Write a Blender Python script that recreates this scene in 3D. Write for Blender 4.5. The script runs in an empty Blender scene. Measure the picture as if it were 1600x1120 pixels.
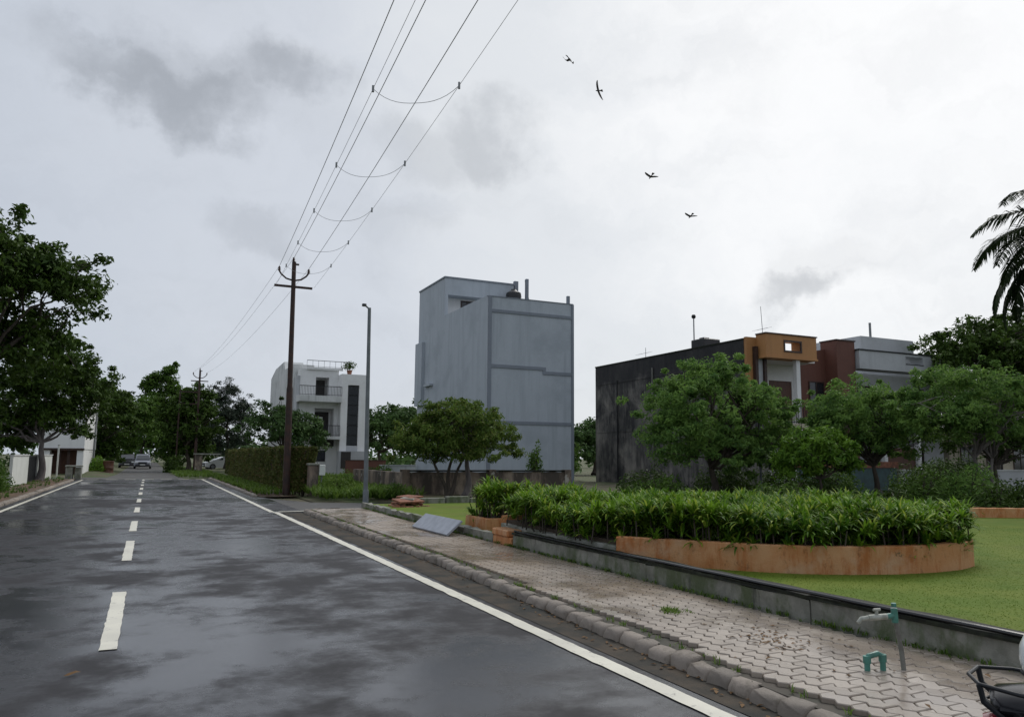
import bpy, math, random
import numpy as np
from mathutils import Vector, Matrix

R = math.radians
rnd = random.Random(7)
scene = bpy.context.scene
C = scene.collection

# ------------------------------------------------------------------ camera
CAM_H = 1.6
cam_data = bpy.data.cameras.new('camera')
cam = bpy.data.objects.new('camera', cam_data)
C.objects.link(cam)
cam_data.sensor_width = 36.0
cam_data.lens = 27.0
cam_data.clip_start = 0.05
cam_data.clip_end = 3000.0
YAW, PITCH, ROLL = R(-25.08), R(7.34), R(-0.5)
Mc = Matrix.Rotation(YAW, 3, 'Z') @ Matrix.Rotation(PITCH, 3, 'X') @ Matrix.Rotation(ROLL, 3, 'Y')
rgt, fwd, upv = Mc.col[0], Mc.col[1], Mc.col[2]
cam.matrix_world = Matrix(((rgt[0], upv[0], -fwd[0], 0), (rgt[1], upv[1], -fwd[1], 0),
                           (rgt[2], upv[2], -fwd[2], CAM_H), (0, 0, 0, 1)))
scene.camera = cam

# ------------------------------------------------------------------ sky, sun, exposure
SUN_EL, SUN_AZ = R(48), R(62)          # azimuth from +Y towards +X
world = bpy.data.worlds.new('World')
scene.world = world
world.use_nodes = True
wn, wl = world.node_tree.nodes, world.node_tree.links
wn.clear()


def wnode(t, **kw):
    n = wn.new(t)
    for k, v in kw.items():
        setattr(n, k, v)
    return n


w_out = wnode('ShaderNodeOutputWorld')
w_mix = wnode('ShaderNodeMixShader')
bg_sky = wnode('ShaderNodeBackground')
bg_cloud = wnode('ShaderNodeBackground')
sky = wnode('ShaderNodeTexSky', sky_type='NISHITA', sun_disc=False)
sky.sun_elevation = SUN_EL
sky.sun_rotation = SUN_AZ
bg_sky.inputs['Strength'].default_value = 0.08
wl.new(sky.outputs[0], bg_sky.inputs['Color'])
tc = wnode('ShaderNodeTexCoord')
nrm = wnode('ShaderNodeVectorMath', operation='NORMALIZE')
wl.new(tc.outputs['Generated'], nrm.inputs[0])
# wind-torn distortion of the cloud field
dn = wnode('ShaderNodeTexNoise')
dn.inputs['Scale'].default_value = 9.0
dn.inputs['Detail'].default_value = 7.0
dn.inputs['Roughness'].default_value = 0.6
wl.new(nrm.outputs[0], dn.inputs['Vector'])
ds = wnode('ShaderNodeVectorMath', operation='SUBTRACT')
ds.inputs[1].default_value = (0.5, 0.5, 0.5)
wl.new(dn.outputs['Color'], ds.inputs[0])
dm = wnode('ShaderNodeVectorMath', operation='SCALE')
dm.inputs['Scale'].default_value = 0.20
wl.new(ds.outputs[0], dm.inputs[0])
dd = wnode('ShaderNodeVectorMath', operation='ADD')
wl.new(nrm.outputs[0], dd.inputs[0])
wl.new(dm.outputs[0], dd.inputs[1])
# darker scud clouds: (direction, horizontal half-size, vertical half-size, depth)
SCUD = [((-.01, .912, .405), .15, .050, .56), ((.113, .887, .445), .10, .055, .55), ((.05, .90, .43), .16, .05, .3),
        ((.365, .842, .392), .075, .060, .36), ((.30, .86, .375), .12, .05, .22), ((.697, .684, .212), .065, .038, .40),
        ((.735, .66, .25), .09, .04, .16), ((.102, .958, .268), .07, .040, .26), ((.26, .92, .28), .09, .05, .14),
        ((.87, .30, .40), .12, .05, .35), ((.93, .10, .33), .2, .06, .4), ((-.45, .83, .36), .2, .06, .5),
        ((-.75, .55, .38), .22, .07, .5), ((.3, .6, .74), .2, .1, .3), ((-.2, .5, .84), .25, .15, .4), ((.6, -.5, .6), .3, .15, .4), ((-.5, -.6, .6), .3, .15, .4)]
acc = None
for cdir, sx, sz, dep in SCUD:
    sub = wnode('ShaderNodeVectorMath', operation='SUBTRACT')
    sub.inputs[1].default_value = Vector(cdir).normalized()
    wl.new(dd.outputs[0], sub.inputs[0])
    mul = wnode('ShaderNodeVectorMath', operation='MULTIPLY')
    mul.inputs[1].default_value = (1 / sx, 1 / sx, 1 / sz)
    wl.new(sub.outputs[0], mul.inputs[0])
    ln = wnode('ShaderNodeVectorMath', operation='LENGTH')
    wl.new(mul.outputs[0], ln.inputs[0])
    mr = wnode('ShaderNodeMapRange', interpolation_type='SMOOTHERSTEP')
    mr.inputs['From Min'].default_value = 1.25
    mr.inputs['From Max'].default_value = 0.1
    mr.inputs['To Min'].default_value = 0.0
    mr.inputs['To Max'].default_value = dep
    wl.new(ln.outputs['Value'], mr.inputs['Value'])
    if acc is None:
        acc = mr.outputs[0]
    else:
        mx = wnode('ShaderNodeMath', operation='MAXIMUM')
        wl.new(acc, mx.inputs[0])
        wl.new(mr.outputs[0], mx.inputs[1])
        acc = mx.outputs[0]
# faint layered structure that joins the scud
wv = wnode('ShaderNodeVectorMath', operation='MULTIPLY')
wv.inputs[1].default_value = (1, 1, 3.2)
wl.new(dd.outputs[0], wv.inputs[0])
wz = wnode('ShaderNodeTexNoise')
wz.inputs['Scale'].default_value = 4.2
wz.inputs['Detail'].default_value = 7.0
wz.inputs['Roughness'].default_value = 0.58
wl.new(wv.outputs[0], wz.inputs['Vector'])
wr = wnode('ShaderNodeMapRange', interpolation_type='SMOOTHSTEP')
for k_, v_ in (('From Min', .44), ('From Max', .74), ('To Min', 0.), ('To Max', .10)):
    wr.inputs[k_].default_value = v_
wl.new(wz.outputs['Fac'], wr.inputs['Value'])
wa = wnode('ShaderNodeMath', operation='ADD', use_clamp=True)
wl.new(acc, wa.inputs[0])
wl.new(wr.outputs[0], wa.inputs[1])
acc = wa.outputs[0]
# overcast brightness: brighter towards the hidden sun
sdir = Vector((.80, .44, .46)).normalized()
dot = wnode('ShaderNodeVectorMath', operation='DOT_PRODUCT')
dot.inputs[1].default_value = sdir
wl.new(nrm.outputs[0], dot.inputs[0])
# soft mottling
mn = wnode('ShaderNodeTexNoise')
mn.inputs['Scale'].default_value = 3.2
mn.inputs['Detail'].default_value = 6.0
mn.inputs['Roughness'].default_value = 0.55
mpz = wnode('ShaderNodeVectorMath', operation='MULTIPLY')
mpz.inputs[1].default_value = (1, 1, 2.6)
wl.new(dd.outputs[0], mpz.inputs[0])
wl.new(mpz.outputs[0], mn.inputs['Vector'])
ma = wnode('ShaderNodeMath', operation='MULTIPLY_ADD')
ma.inputs[1].default_value = 0.22
ma.inputs[2].default_value = -0.11
wl.new(mn.outputs['Fac'], ma.inputs[0])
ad = wnode('ShaderNodeMath', operation='ADD')
wl.new(dot.outputs['Value'], ad.inputs[0])
wl.new(ma.outputs[0], ad.inputs[1])
cr = wnode('ShaderNodeValToRGB')
cr.color_ramp.interpolation = 'EASE'
e = cr.color_ramp.elements
e[0].position = 0.30
e[0].color = (.525, .57, .645, 1)
e[1].position = 1.0
e[1].color = (.94, .945, .95, 1)
e2 = e.new(0.66); e2.color = (.615, .65, .71, 1)
e3 = e.new(0.84); e3.color = (.735, .76, .79, 1)
wl.new(ad.outputs[0], cr.inputs['Fac'])
cm = wnode('ShaderNodeMix', data_type='RGBA', blend_type='MIX')
cm.inputs['B'].default_value = (.25, .27, .30, 1)
wl.new(acc, cm.inputs['Factor'])
wl.new(cr.outputs['Color'], cm.inputs['A'])
wl.new(cm.outputs['Result'], bg_cloud.inputs['Color'])
bg_cloud.inputs['Strength'].default_value = 1.0
w_mix.inputs[0].default_value = 0.94
wl.new(bg_sky.outputs[0], w_mix.inputs[1])
wl.new(bg_cloud.outputs[0], w_mix.inputs[2])
wl.new(w_mix.outputs[0], w_out.inputs['Surface'])

sun_data = bpy.data.lights.new('sun', 'SUN')
sun_data.energy = 1.5
sun_data.angle = R(30)
sun_data.color = (1.0, .97, .92)
sun = bpy.data.objects.new('sun', sun_data)
C.objects.link(sun)
sd = Vector((math.sin(SUN_AZ) * math.cos(SUN_EL), math.cos(SUN_AZ) * math.cos(SUN_EL), math.sin(SUN_EL)))
sun.rotation_euler = (-sd).to_track_quat('-Z', 'Y').to_euler()
sun.location = sd * 60

vs = scene.view_settings
vs.view_transform = 'Standard'
vs.look = 'None'
vs.exposure = 0.1
vs.gamma = 1.0
vs.use_curve_mapping = False
scene.cycles.use_denoising = True
scene.cycles.max_bounces = 6
scene.cycles.transparent_max_bounces = 6

# ------------------------------------------------------------------ material helpers
M = {}


class NT:
    """small node-tree helper working in world position"""
    def __init__(s, name):
        s.m = bpy.data.materials.new(name)
        s.m.use_nodes = True
        s.t = s.m.node_tree
        s.N, s.L = s.t.nodes, s.t.links
        s.b = s.N['Principled BSDF']
        s.out = s.N['Material Output']
        g = s.N.new('ShaderNodeNewGeometry')
        s.pos = g.outputs['Position']
        s.island = g.outputs['Random Per Island']
        oi = s.N.new('ShaderNodeObjectInfo')
        s.orand = oi.outputs['Random']
        M[name] = s.m

    def node(s, t, **kw):
        n = s.N.new(t)
        for k, v in kw.items():
            setattr(n, k, v)
        return n

    def vec(s, scale):
        v = s.node('ShaderNodeVectorMath', operation='MULTIPLY')
        s.L.new(s.pos, v.inputs[0])
        v.inputs[1].default_value = scale
        return v.outputs[0]

    def noise(s, scale, detail=4, rough=.55, stretch=(1, 1, 1), dist=0.0):
        n = s.node('ShaderNodeTexNoise')
        n.inputs['Scale'].default_value = scale
        n.inputs['Detail'].default_value = detail
        n.inputs['Roughness'].default_value = rough
        n.inputs['Distortion'].default_value = dist
        s.L.new(s.vec(stretch), n.inputs['Vector'])
        return n.outputs['Fac']

    def rng(s, sock, a, b, c=0., d=1.):
        r = s.node('ShaderNodeMapRange', interpolation_type='SMOOTHSTEP')
        for k, v in (('From Min', a), ('From Max', b), ('To Min', c), ('To Max', d)):
            r.inputs[k].default_value = v
        s.L.new(sock, r.inputs['Value'])
        return r.outputs[0]

    def math(s, op, a, b=None):
        n = s.node('ShaderNodeMath', operation=op)
        for i, v in enumerate((a, b)):
            if v is None:
                continue
            if isinstance(v, (int, float)):
                n.inputs[i].default_value = v
            else:
                s.L.new(v, n.inputs[i])
        return n.outputs[0]

    def mix(s, fac, a, b):
        n = s.node('ShaderNodeMix', data_type='RGBA')
        if isinstance(fac, (int, float)):
            n.inputs['Factor'].default_value = fac
        else:
            s.L.new(fac, n.inputs['Factor'])
        for k, v in (('A', a), ('B', b)):
            if isinstance(v, (tuple, list)):
                n.inputs[k].default_value = (*v[:3], 1)
            else:
                s.L.new(v, n.inputs[k])
        return n.outputs['Result']

    def set(s, key, v):
        i = s.b.inputs[key]
        if isinstance(v, (int, float)):
            i.default_value = v
        elif isinstance(v, (tuple, list)):
            i.default_value = (*v[:3], 1)
        else:
            s.L.new(v, i)

    def bump(s, sock, strength=.3, dist=.01):
        n = s.node('ShaderNodeBump')
        n.inputs['Distance'].default_value = dist
        if isinstance(strength, (int, float)):
            n.inputs['Strength'].default_value = strength
        else:
            s.L.new(strength, n.inputs['Strength'])
        s.L.new(sock, n.inputs['Height'])
        s.L.new(n.outputs[0], s.b.inputs['Normal'])


def plain(name, c1, c2=None, scale=2., rough=.7, bump=.15, bscale=30., metal=0., spec=.4, stretch=(1, 1, 1), lo=.35, hi=.65):
    t = NT(name)
    c2 = c2 or tuple(x * .78 for x in c1)
    n = t.noise(scale, 6, .6, stretch)
    t.set('Base Color', t.mix(t.rng(n, lo, hi), c1, c2))
    t.set('Roughness', rough)
    t.set('Metallic', metal)
    t.set('Specular IOR Level', spec)
    if bump:
        t.bump(t.noise(bscale, 4), bump, .006)
    return t


def wallpaint(name, base, stain, amount=.5, rough=.75, streak=.9, low_dirt=None):
    """painted or rendered wall with blotches and rain streaks"""
    t = NT(name)
    blot = t.rng(t.noise(.55, 6, .65), .42, .70)
    st = t.rng(t.noise(1.0, 5, .65, (2.6, 2.6, .16)), .45, .72)
    f = t.math('MULTIPLY', t.math('MAXIMUM', blot, t.math('MULTIPLY', st, streak)), amount)
    col = t.mix(f, base, stain)
    col = t.mix(t.math('MULTIPLY', t.rng(t.noise(14, 4), .3, .7), .12), col, tuple(x * .6 for x in base))
    t.set('Base Color', col)
    t.set('Roughness', rough)
    t.bump(t.noise(40, 5), .2, .006)
    return t


def foliage(name, dark, light, hue=None, trans=.25, rough=.55, spec=.14):
    t = NT(name)
    big = t.rng(t.noise(1.5, 3), .35, .65)
    f = t.math('ADD', t.math('MULTIPLY', t.island, .55), t.math('MULTIPLY', big, .45))
    col = t.mix(f, dark, light)
    if hue:
        col = t.mix(t.rng(t.island, .86, .9), col, hue)
    t.set('Base Color', col)
    t.set('Roughness', rough)
    t.set('Specular IOR Level', spec)
    tr = t.node('ShaderNodeBsdfTranslucent')
    t.L.new(col, tr.inputs['Color'])
    mx = t.node('ShaderNodeMixShader')
    mx.inputs[0].default_value = trans
    t.L.new(t.b.outputs[0], mx.inputs[1])
    t.L.new(tr.outputs[0], mx.inputs[2])
    t.L.new(mx.outputs[0], t.out.inputs['Surface'])
    return t


# ------------------------------------------------------------------ materials
foliage('lawn_blade', (.085, .15, .014), (.14, .20, .026), None, .45, .6, .08)
def asphalt_mat(name, dry, wetc, wet_lo, wet_hi, rd=.62, rw=.2, sd=.16, sw=.55):
    t = NT(name)
    big = t.noise(.24, 5, .55, (1, .8, 1), .1)
    mid = t.noise(1.25, 9, .66, (1, 1, 1), .15)
    f = t.math('ADD', t.math('MULTIPLY', big, .58), t.math('MULTIPLY', mid, .42))
    wet = t.rng(f, wet_lo, wet_hi)
    agg = t.noise(160, 3, .7)
    col = t.mix(wet, dry, wetc)
    col = t.mix(t.math('MULTIPLY', t.rng(agg, .55, .75), .30), col, (.10, .096, .092))
    col = t.mix(t.math('MULTIPLY', t.rng(t.noise(.5, 4, .6, (1, .25, 1)), .55, .8), .30), col, (.07, .062, .055))
    t.set('Base Color', col)
    t.set('Roughness', t.math('ADD', t.rng(wet, 0, 1, rd, rw), t.math('MULTIPLY', t.noise(5, 4), .08)))
    t.set('Specular IOR Level', t.rng(wet, 0, 1, sd, sw))
    t.set('IOR', 1.42)
    t.bump(t.math('ADD', agg, t.math('MULTIPLY', t.noise(28, 4), .7)), t.rng(wet, 0, 1, .4, .09), .008)


asphalt_mat('asphalt_wet', (.034, .033, .035), (.030, .031, .037), .395, .58, .58, .13, .18, .85)
asphalt_mat('asphalt_old', (.105, .102, .098), (.075, .073, .07), .46, .62, .65, .32, .2, .5)
plain('gutter', (.030, .031, .028), (.075, .06, .045), 2.2, .75, .5, 60, spec=.12)
t = NT('road_paint')
worn = t.rng(t.noise(11, 7, .75), .56, .70)
t.set('Base Color', t.mix(worn, t.mix(t.rng(t.noise(2, 4), .3, .7), (.72, .69, .58), (.60, .575, .49)), (.20, .19, .18)))
t.set('Roughness', .42)
t.bump(t.noise(90, 3), .15, .004)
# pavers
t = NT('paver')
r_ = t.math('FRACT', t.math('ADD', t.island, t.orand))
c_ = t.mix(r_, (.36, .305, .25), (.26, .215, .175))
sepm = t.node('ShaderNodeSeparateXYZ'); t.L.new(t.pos, sepm.inputs[0])
mud = t.math('ADD', t.noise(.6, 6, .62), t.rng(sepm.outputs['Y'], 6.5, 10.5, 0., .16))
mud = t.rng(mud, .50, .66)
c_ = t.mix(t.math('MULTIPLY', mud, .8), c_, (.27, .205, .145))
c_ = t.mix(t.math('MULTIPLY', t.rng(t.noise(24, 4, .7), .5, .75), .45), c_, (.20, .165, .14))
c_ = t.mix(t.rng(t.noise(3.4, 5, .7), .66, .76), c_, (.13, .12, .07))
c_ = t.mix(t.math('MULTIPLY', t.rng(t.noise(1.5, 7, .68), .45, .66), .55), c_, (.20, .165, .135))
t.set('Base Color', c_)
t.set('Roughness', t.rng(t.noise(.8, 5, .6), .38, .60, .07, .42))
t.set('Specular IOR Level', .62)
t.bump(t.noise(70, 5, .65), .14, .006)
plain('joint_dirt', (.07, .058, .045), (.04, .04, .028), 3, .8, .4, 60)
t = NT('kerb_stone')
c_ = t.mix(t.math('FRACT', t.math('ADD', t.island, t.orand)), (.30, .255, .215), (.19, .165, .14))
c_ = t.mix(t.math('MULTIPLY', t.rng(t.noise(5, 6, .7), .5, .72), .7), c_, (.10, .085, .06))
t.set('Base Color', c_)
t.set('Roughness', .6)
t.set('Specular IOR Level', .25)
t.bump(t.noise(35, 6, .7), .6, .012)
# mossy low wall
t = NT('mossy_concrete')
c_ = t.mix(t.rng(t.noise(4, 6, .65), .35, .65), (.24, .235, .20), (.15, .15, .125))
c_ = t.mix(t.rng(t.noise(1.7, 6, .7, (1, 1, .5)), .46, .62), c_, (.075, .095, .045))
c_ = t.mix(t.rng(t.noise(2.3, 5, .7, (1, 1, .25)), .58, .70), c_, (.03, .032, .026))
t.set('Base Color', c_)
t.set('Roughness', .65)
t.bump(t.noise(30, 6, .7), .5, .012)
plain('wall_cap', (.012, .013, .011), (.028, .032, .02), 6, .7, .4, 40, spec=.15)
plain('black_pipe', (.012, .012, .013), None, 2, .22, 0, spec=.6)
t = NT('lawn_ground')
c_ = t.mix(t.rng(t.noise(1.2, 6, .65), .35, .65), (.095, .15, .018), (.135, .175, .026))
c_ = t.mix(t.rng(t.noise(.35, 4, .6), .5, .75), c_, (.12, .135, .032))
t.set('Base Color', c_)
t.set('Roughness', .8)
t.set('Specular IOR Level', .1)
t.bump(t.noise(60, 4, .6), .22, .012)
t = NT('orange_plaster')
c_ = t.mix(t.rng(t.noise(3.0, 6, .65), .35, .65), (.55, .30, .15), (.50, .235, .10))
c_ = t.mix(t.math('MULTIPLY', t.rng(t.noise(2.0, 7, .72, (2.4, 2.4, .5)), .44, .62), .85), c_, (.40, .135, .038))
c_ = t.mix(t.math('MULTIPLY', t.rng(t.noise(1.1, 6, .7), .52, .66), .6), c_, (.54, .36, .23))
c_ = t.mix(t.math('MULTIPLY', t.rng(t.noise(9, 6, .75, (1, 1, .6)), .56, .70), .7), c_, (.16, .075, .035))
c_ = t.mix(t.rng(t.noise(3.1, 6, .75), .62, .70), c_, (.12, .10, .05))
t.set('Base Color', c_)
t.set('Roughness', .75)
t.set('Specular IOR Level', .25)
t.bump(t.noise(18, 7, .72), .6, .02)
plain('grey_plaster', (.30, .30, .27), (.16, .165, .13), 3, .75, .4, 30)
plain('soil', (.045, .032, .022), (.075, .055, .038), 4, .9, .8, 25)
t = NT('dirt_verge')
c_ = t.mix(t.rng(t.noise(.8, 6, .65), .4, .62), (.135, .082, .05), (.085, .06, .04))
c_ = t.mix(t.rng(t.noise(1.7, 6, .7), .54, .66), c_, (.045, .06, .02))
t.set('Base Color', c_)
t.set('Roughness', .85)
t.bump(t.noise(12, 6, .7), .9, .04)
t = NT('rough_ground')
c_ = t.mix(t.rng(t.noise(.5, 6, .65), .38, .62), (.055, .085, .022), (.10, .085, .05))
t.set('Base Color', c_)
t.set('Roughness', .9)
t.bump(t.noise(9, 6, .7), 1., .06)
plain('slab_grey', (.36, .385, .43), (.29, .31, .35), 5, .6, .3, 40)
plain('brick_red', (.27, .11, .065), (.15, .07, .045), 6, .8, .4, 40)
plain('rust_pole', (.055, .028, .020), (.03, .02, .018), 4, .55, .3, 40, .3)
plain('dark_steel', (.03, .032, .035), None, 4, .5, .1, 40, .5)
plain('galv_steel', (.24, .25, .255), (.17, .18, .185), 5, .45, .1, 30, .6)
plain('lamp_paint', (.17, .19, .20), (.13, .145, .155), 3, .5, .08, 30, .2)
plain('insulator', (.06, .03, .025), None, 4, .25, 0)
plain('wire_metal', (.33, .33, .34), None, 4, .5, 0, metal=.3)
plain('lens', (.5, .52, .5), None, 2, .2, 0)
wallpaint('gray_house_paint', (.43, .47, .515), (.32, .355, .395), .75, .7, 1.)
wallpaint('gray_house_trim', (.225, .25, .29), (.165, .185, .215), .5)
wallpaint('house_white', (.80, .80, .79), (.50, .49, .48), .35, .7, .9)
wallpaint('house_white_old', (.62, .63, .62), (.24, .25, .24), .55, .75, 1.)
wallpaint('house_cream', (.52, .46, .36), (.25, .22, .18), .6)
wallpaint('fence_white', (.72, .74, .70), (.40, .44, .38), .35, .6)
wallpaint('orange_house_paint', (.45, .22, .08), (.30, .14, .055), .5, .65, .7)
wallpaint('brown_house_paint', (.135, .052, .035), (.075, .03, .022), .6, .7, .7)
wallpaint('pale_grey_paint', (.46, .475, .49), (.30, .305, .31), .5, .7, .8)
plain('dark_brown_panel', (.055, .028, .020), (.035, .02, .016), 5, .5, .2, 40)
plain('brown_door', (.12, .05, .028), (.07, .03, .02), 8, .5, .2, 30, stretch=(3, 3, .3))
plain('teal_paint', (.06, .11, .115), (.05, .08, .08), 4, .6)
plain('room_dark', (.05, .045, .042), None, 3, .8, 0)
plain('tank_black', (.02, .02, .022), None, 3, .4, 0)
t = NT('glass_dark')
t.set('Base Color', (.018, .021, .025)); t.set('Roughness', .08); t.set('Specular IOR Level', .6)
t = NT('car_glass')
t.set('Base Color', (.03, .035, .04)); t.set('Roughness', .05); t.set('Specular IOR Level', .8)
# moldy black wall
t = NT('mould_wall')
c_ = t.mix(t.rng(t.noise(.7, 6, .65), .35, .65), (.27, .25, .225), (.13, .125, .118))
st = t.rng(t.noise(1.0, 7, .75, (1.8, 1.8, .3), .9), .38, .62)
bl = t.rng(t.noise(.42, 7, .68, (1, 1, .75), .8), .40, .60)
fn = t.rng(t.noise(3.5, 6, .72, (1, 1, .5)), .35, .7)
f_ = t.math('ADD', t.math('ADD', t.math('MULTIPLY', st, .42), t.math('MULTIPLY', bl, .52)), t.math('MULTIPLY', fn, .16))
c_ = t.mix(f_, c_, (.017, .017, .020))
sep = t.node('ShaderNodeSeparateXYZ'); t.L.new(t.pos, sep.inputs[0])
top = t.rng(t.math('ADD', sep.outputs['Z'], t.math('MULTIPLY', t.noise(.9, 5), 2.2)), 6.9, 7.7)
c_ = t.mix(t.math('MULTIPLY', top, .85), c_, (.014, .014, .017))
t.set('Base Color', c_); t.set('Roughness', .85)
t.bump(t.noise(20, 6, .7), .4, .015)
# compound wall, stained cream
t = NT('stained_wall')
c_ = t.mix(t.rng(t.noise(.9, 6, .65), .35, .62), (.36, .29, .225), (.22, .165, .13))
f_ = t.rng(t.noise(1.1, 6, .7, (1.3, 1.3, .45)), .40, .58)
c_ = t.mix(t.math('MULTIPLY', f_, .85), c_, (.045, .038, .033))
c_ = t.mix(t.rng(t.noise(1.5, 4, .6), .62, .68), c_, (.42, .39, .35))
t.set('Base Color', c_); t.set('Roughness', .85)
t.bump(t.noise(22, 6, .7), .5, .015)
plain('bark', (.085, .068, .052), (.05, .042, .034), 5, .9, .8, 18, stretch=(2, 2, .5))
plain('bark_pale', (.20, .175, .165), (.12, .105, .10), 4, .9, .7, 16, stretch=(2, 2, .5))
foliage('leaf_dark', (.020, .045, .008), (.085, .145, .024))
foliage('leaf_mid', (.032, .075, .014), (.125, .215, .036), None, .36)
foliage('leaf_park', (.055, .13, .034), (.235, .38, .085), None, .45)
foliage('leaf_fresh', (.045, .12, .012), (.17, .30, .035), None, .32)
foliage('leaf_mango', (.040, .085, .016), (.165, .245, .045), (.20, .23, .06), .38)
foliage('leaf_needle', (.022, .038, .026), (.065, .085, .055), None, .1)
foliage('leaf_far', (.032, .07, .022), (.105, .18, .052))
foliage('leaf_hedge', (.045, .062, .016), (.135, .155, .04), (.16, .11, .05), .25)
foliage('strap_leaf', (.03, .095, .010), (.215, .37, .03), (.32, .40, .06), .33, .5, .14)
foliage('palm_leaf', (.014, .026, .012), (.05, .075, .032), None, .15)
foliage('weed_leaf', (.05, .11, .016), (.17, .26, .042), None, .3)
foliage('dry_leaf', (.10, .055, .025), (.22, .13, .06), None, .1, .7)
t = NT('bike_black'); t.set('Base Color', (.008, .008, .011)); t.set('Roughness', .22); t.set('Specular IOR Level', .3)
t = NT('bike_red'); t.set('Base Color', (.28, .03, .045)); t.set('Roughness', .25); t.set('Coat Weight', .5)
t = NT('rubber'); t.set('Base Color', (.018, .018, .018)); t.set('Roughness', .8)
t = NT('seat_vinyl'); t.set('Base Color', (.008, .008, .010)); t.set('Roughness', .5); t.set('Specular IOR Level', .2); t.bump(t.noise(180, 3), .3, .003)
t = NT('chrome'); t.set('Base Color', (.6, .6, .62)); t.set('Metallic', 1.); t.set('Roughness', .2)
t = NT('helmet_white'); t.set('Base Color', (.78, .80, .78)); t.set('Roughness', .22); t.set('Coat Weight', .5)
plain('pvc_green', (.07, .23, .185), (.06, .15, .12), 12, .35, .05)
plain('pvc_dirty', (.42, .43, .38), (.25, .26, .22), 14, .5, .2)
plain('pipe_grey', (.20, .20, .18), (.13, .125, .11), 12, .5, .2, metal=.3)
t = NT('car_silver'); t.set('Base Color', (.17, .18, .21)); t.set('Metallic', .5); t.set('Roughness', .3); t.set('Coat Weight', .5)
t = NT('car_black'); t.set('Base Color', (.02, .02, .023)); t.set('Roughness', .25); t.set('Coat Weight', .5)
t = NT('car_white'); t.set('Base Color', (.75, .76, .76)); t.set('Roughness', .3); t.set('Coat Weight', .5)
plain('plate', (.7, .7, .66), None, 3, .5, 0)
t = NT('headlight_glass'); t.set('Base Color', (.6, .62, .62)); t.set('Roughness', .1)
plain('feather', (.018, .015, .013), (.035, .028, .022), 8, .8, 0)
plain('ac_white', (.55, .56, .55), None, 4, .5, 0)


# ------------------------------------------------------------------ mesh helpers
def link(name, me, mat, parent=None, loc=None):
    o = bpy.data.objects.new(name, me)
    C.objects.link(o)
    if mat is not None:
        me.materials.clear()
        me.materials.append(M[mat])
    if parent is not None:
        o.parent = parent
    if loc is not None:
        o.location = loc
    return o


def tag(o, label, cat, group=None, kind=None):
    if label:
        o['label'] = label
    if cat:
        o['category'] = cat
    if group:
        o['group'] = group
    if kind:
        o['kind'] = kind
    return o


def thing(name, loc, label, cat, group=None, rz=0.):
    o = bpy.data.objects.new(name, None)
    o.empty_display_size = .2
    C.objects.link(o)
    o.location = loc
    o.rotation_euler = (0, 0, rz)
    return tag(o, label, cat, group)


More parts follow.
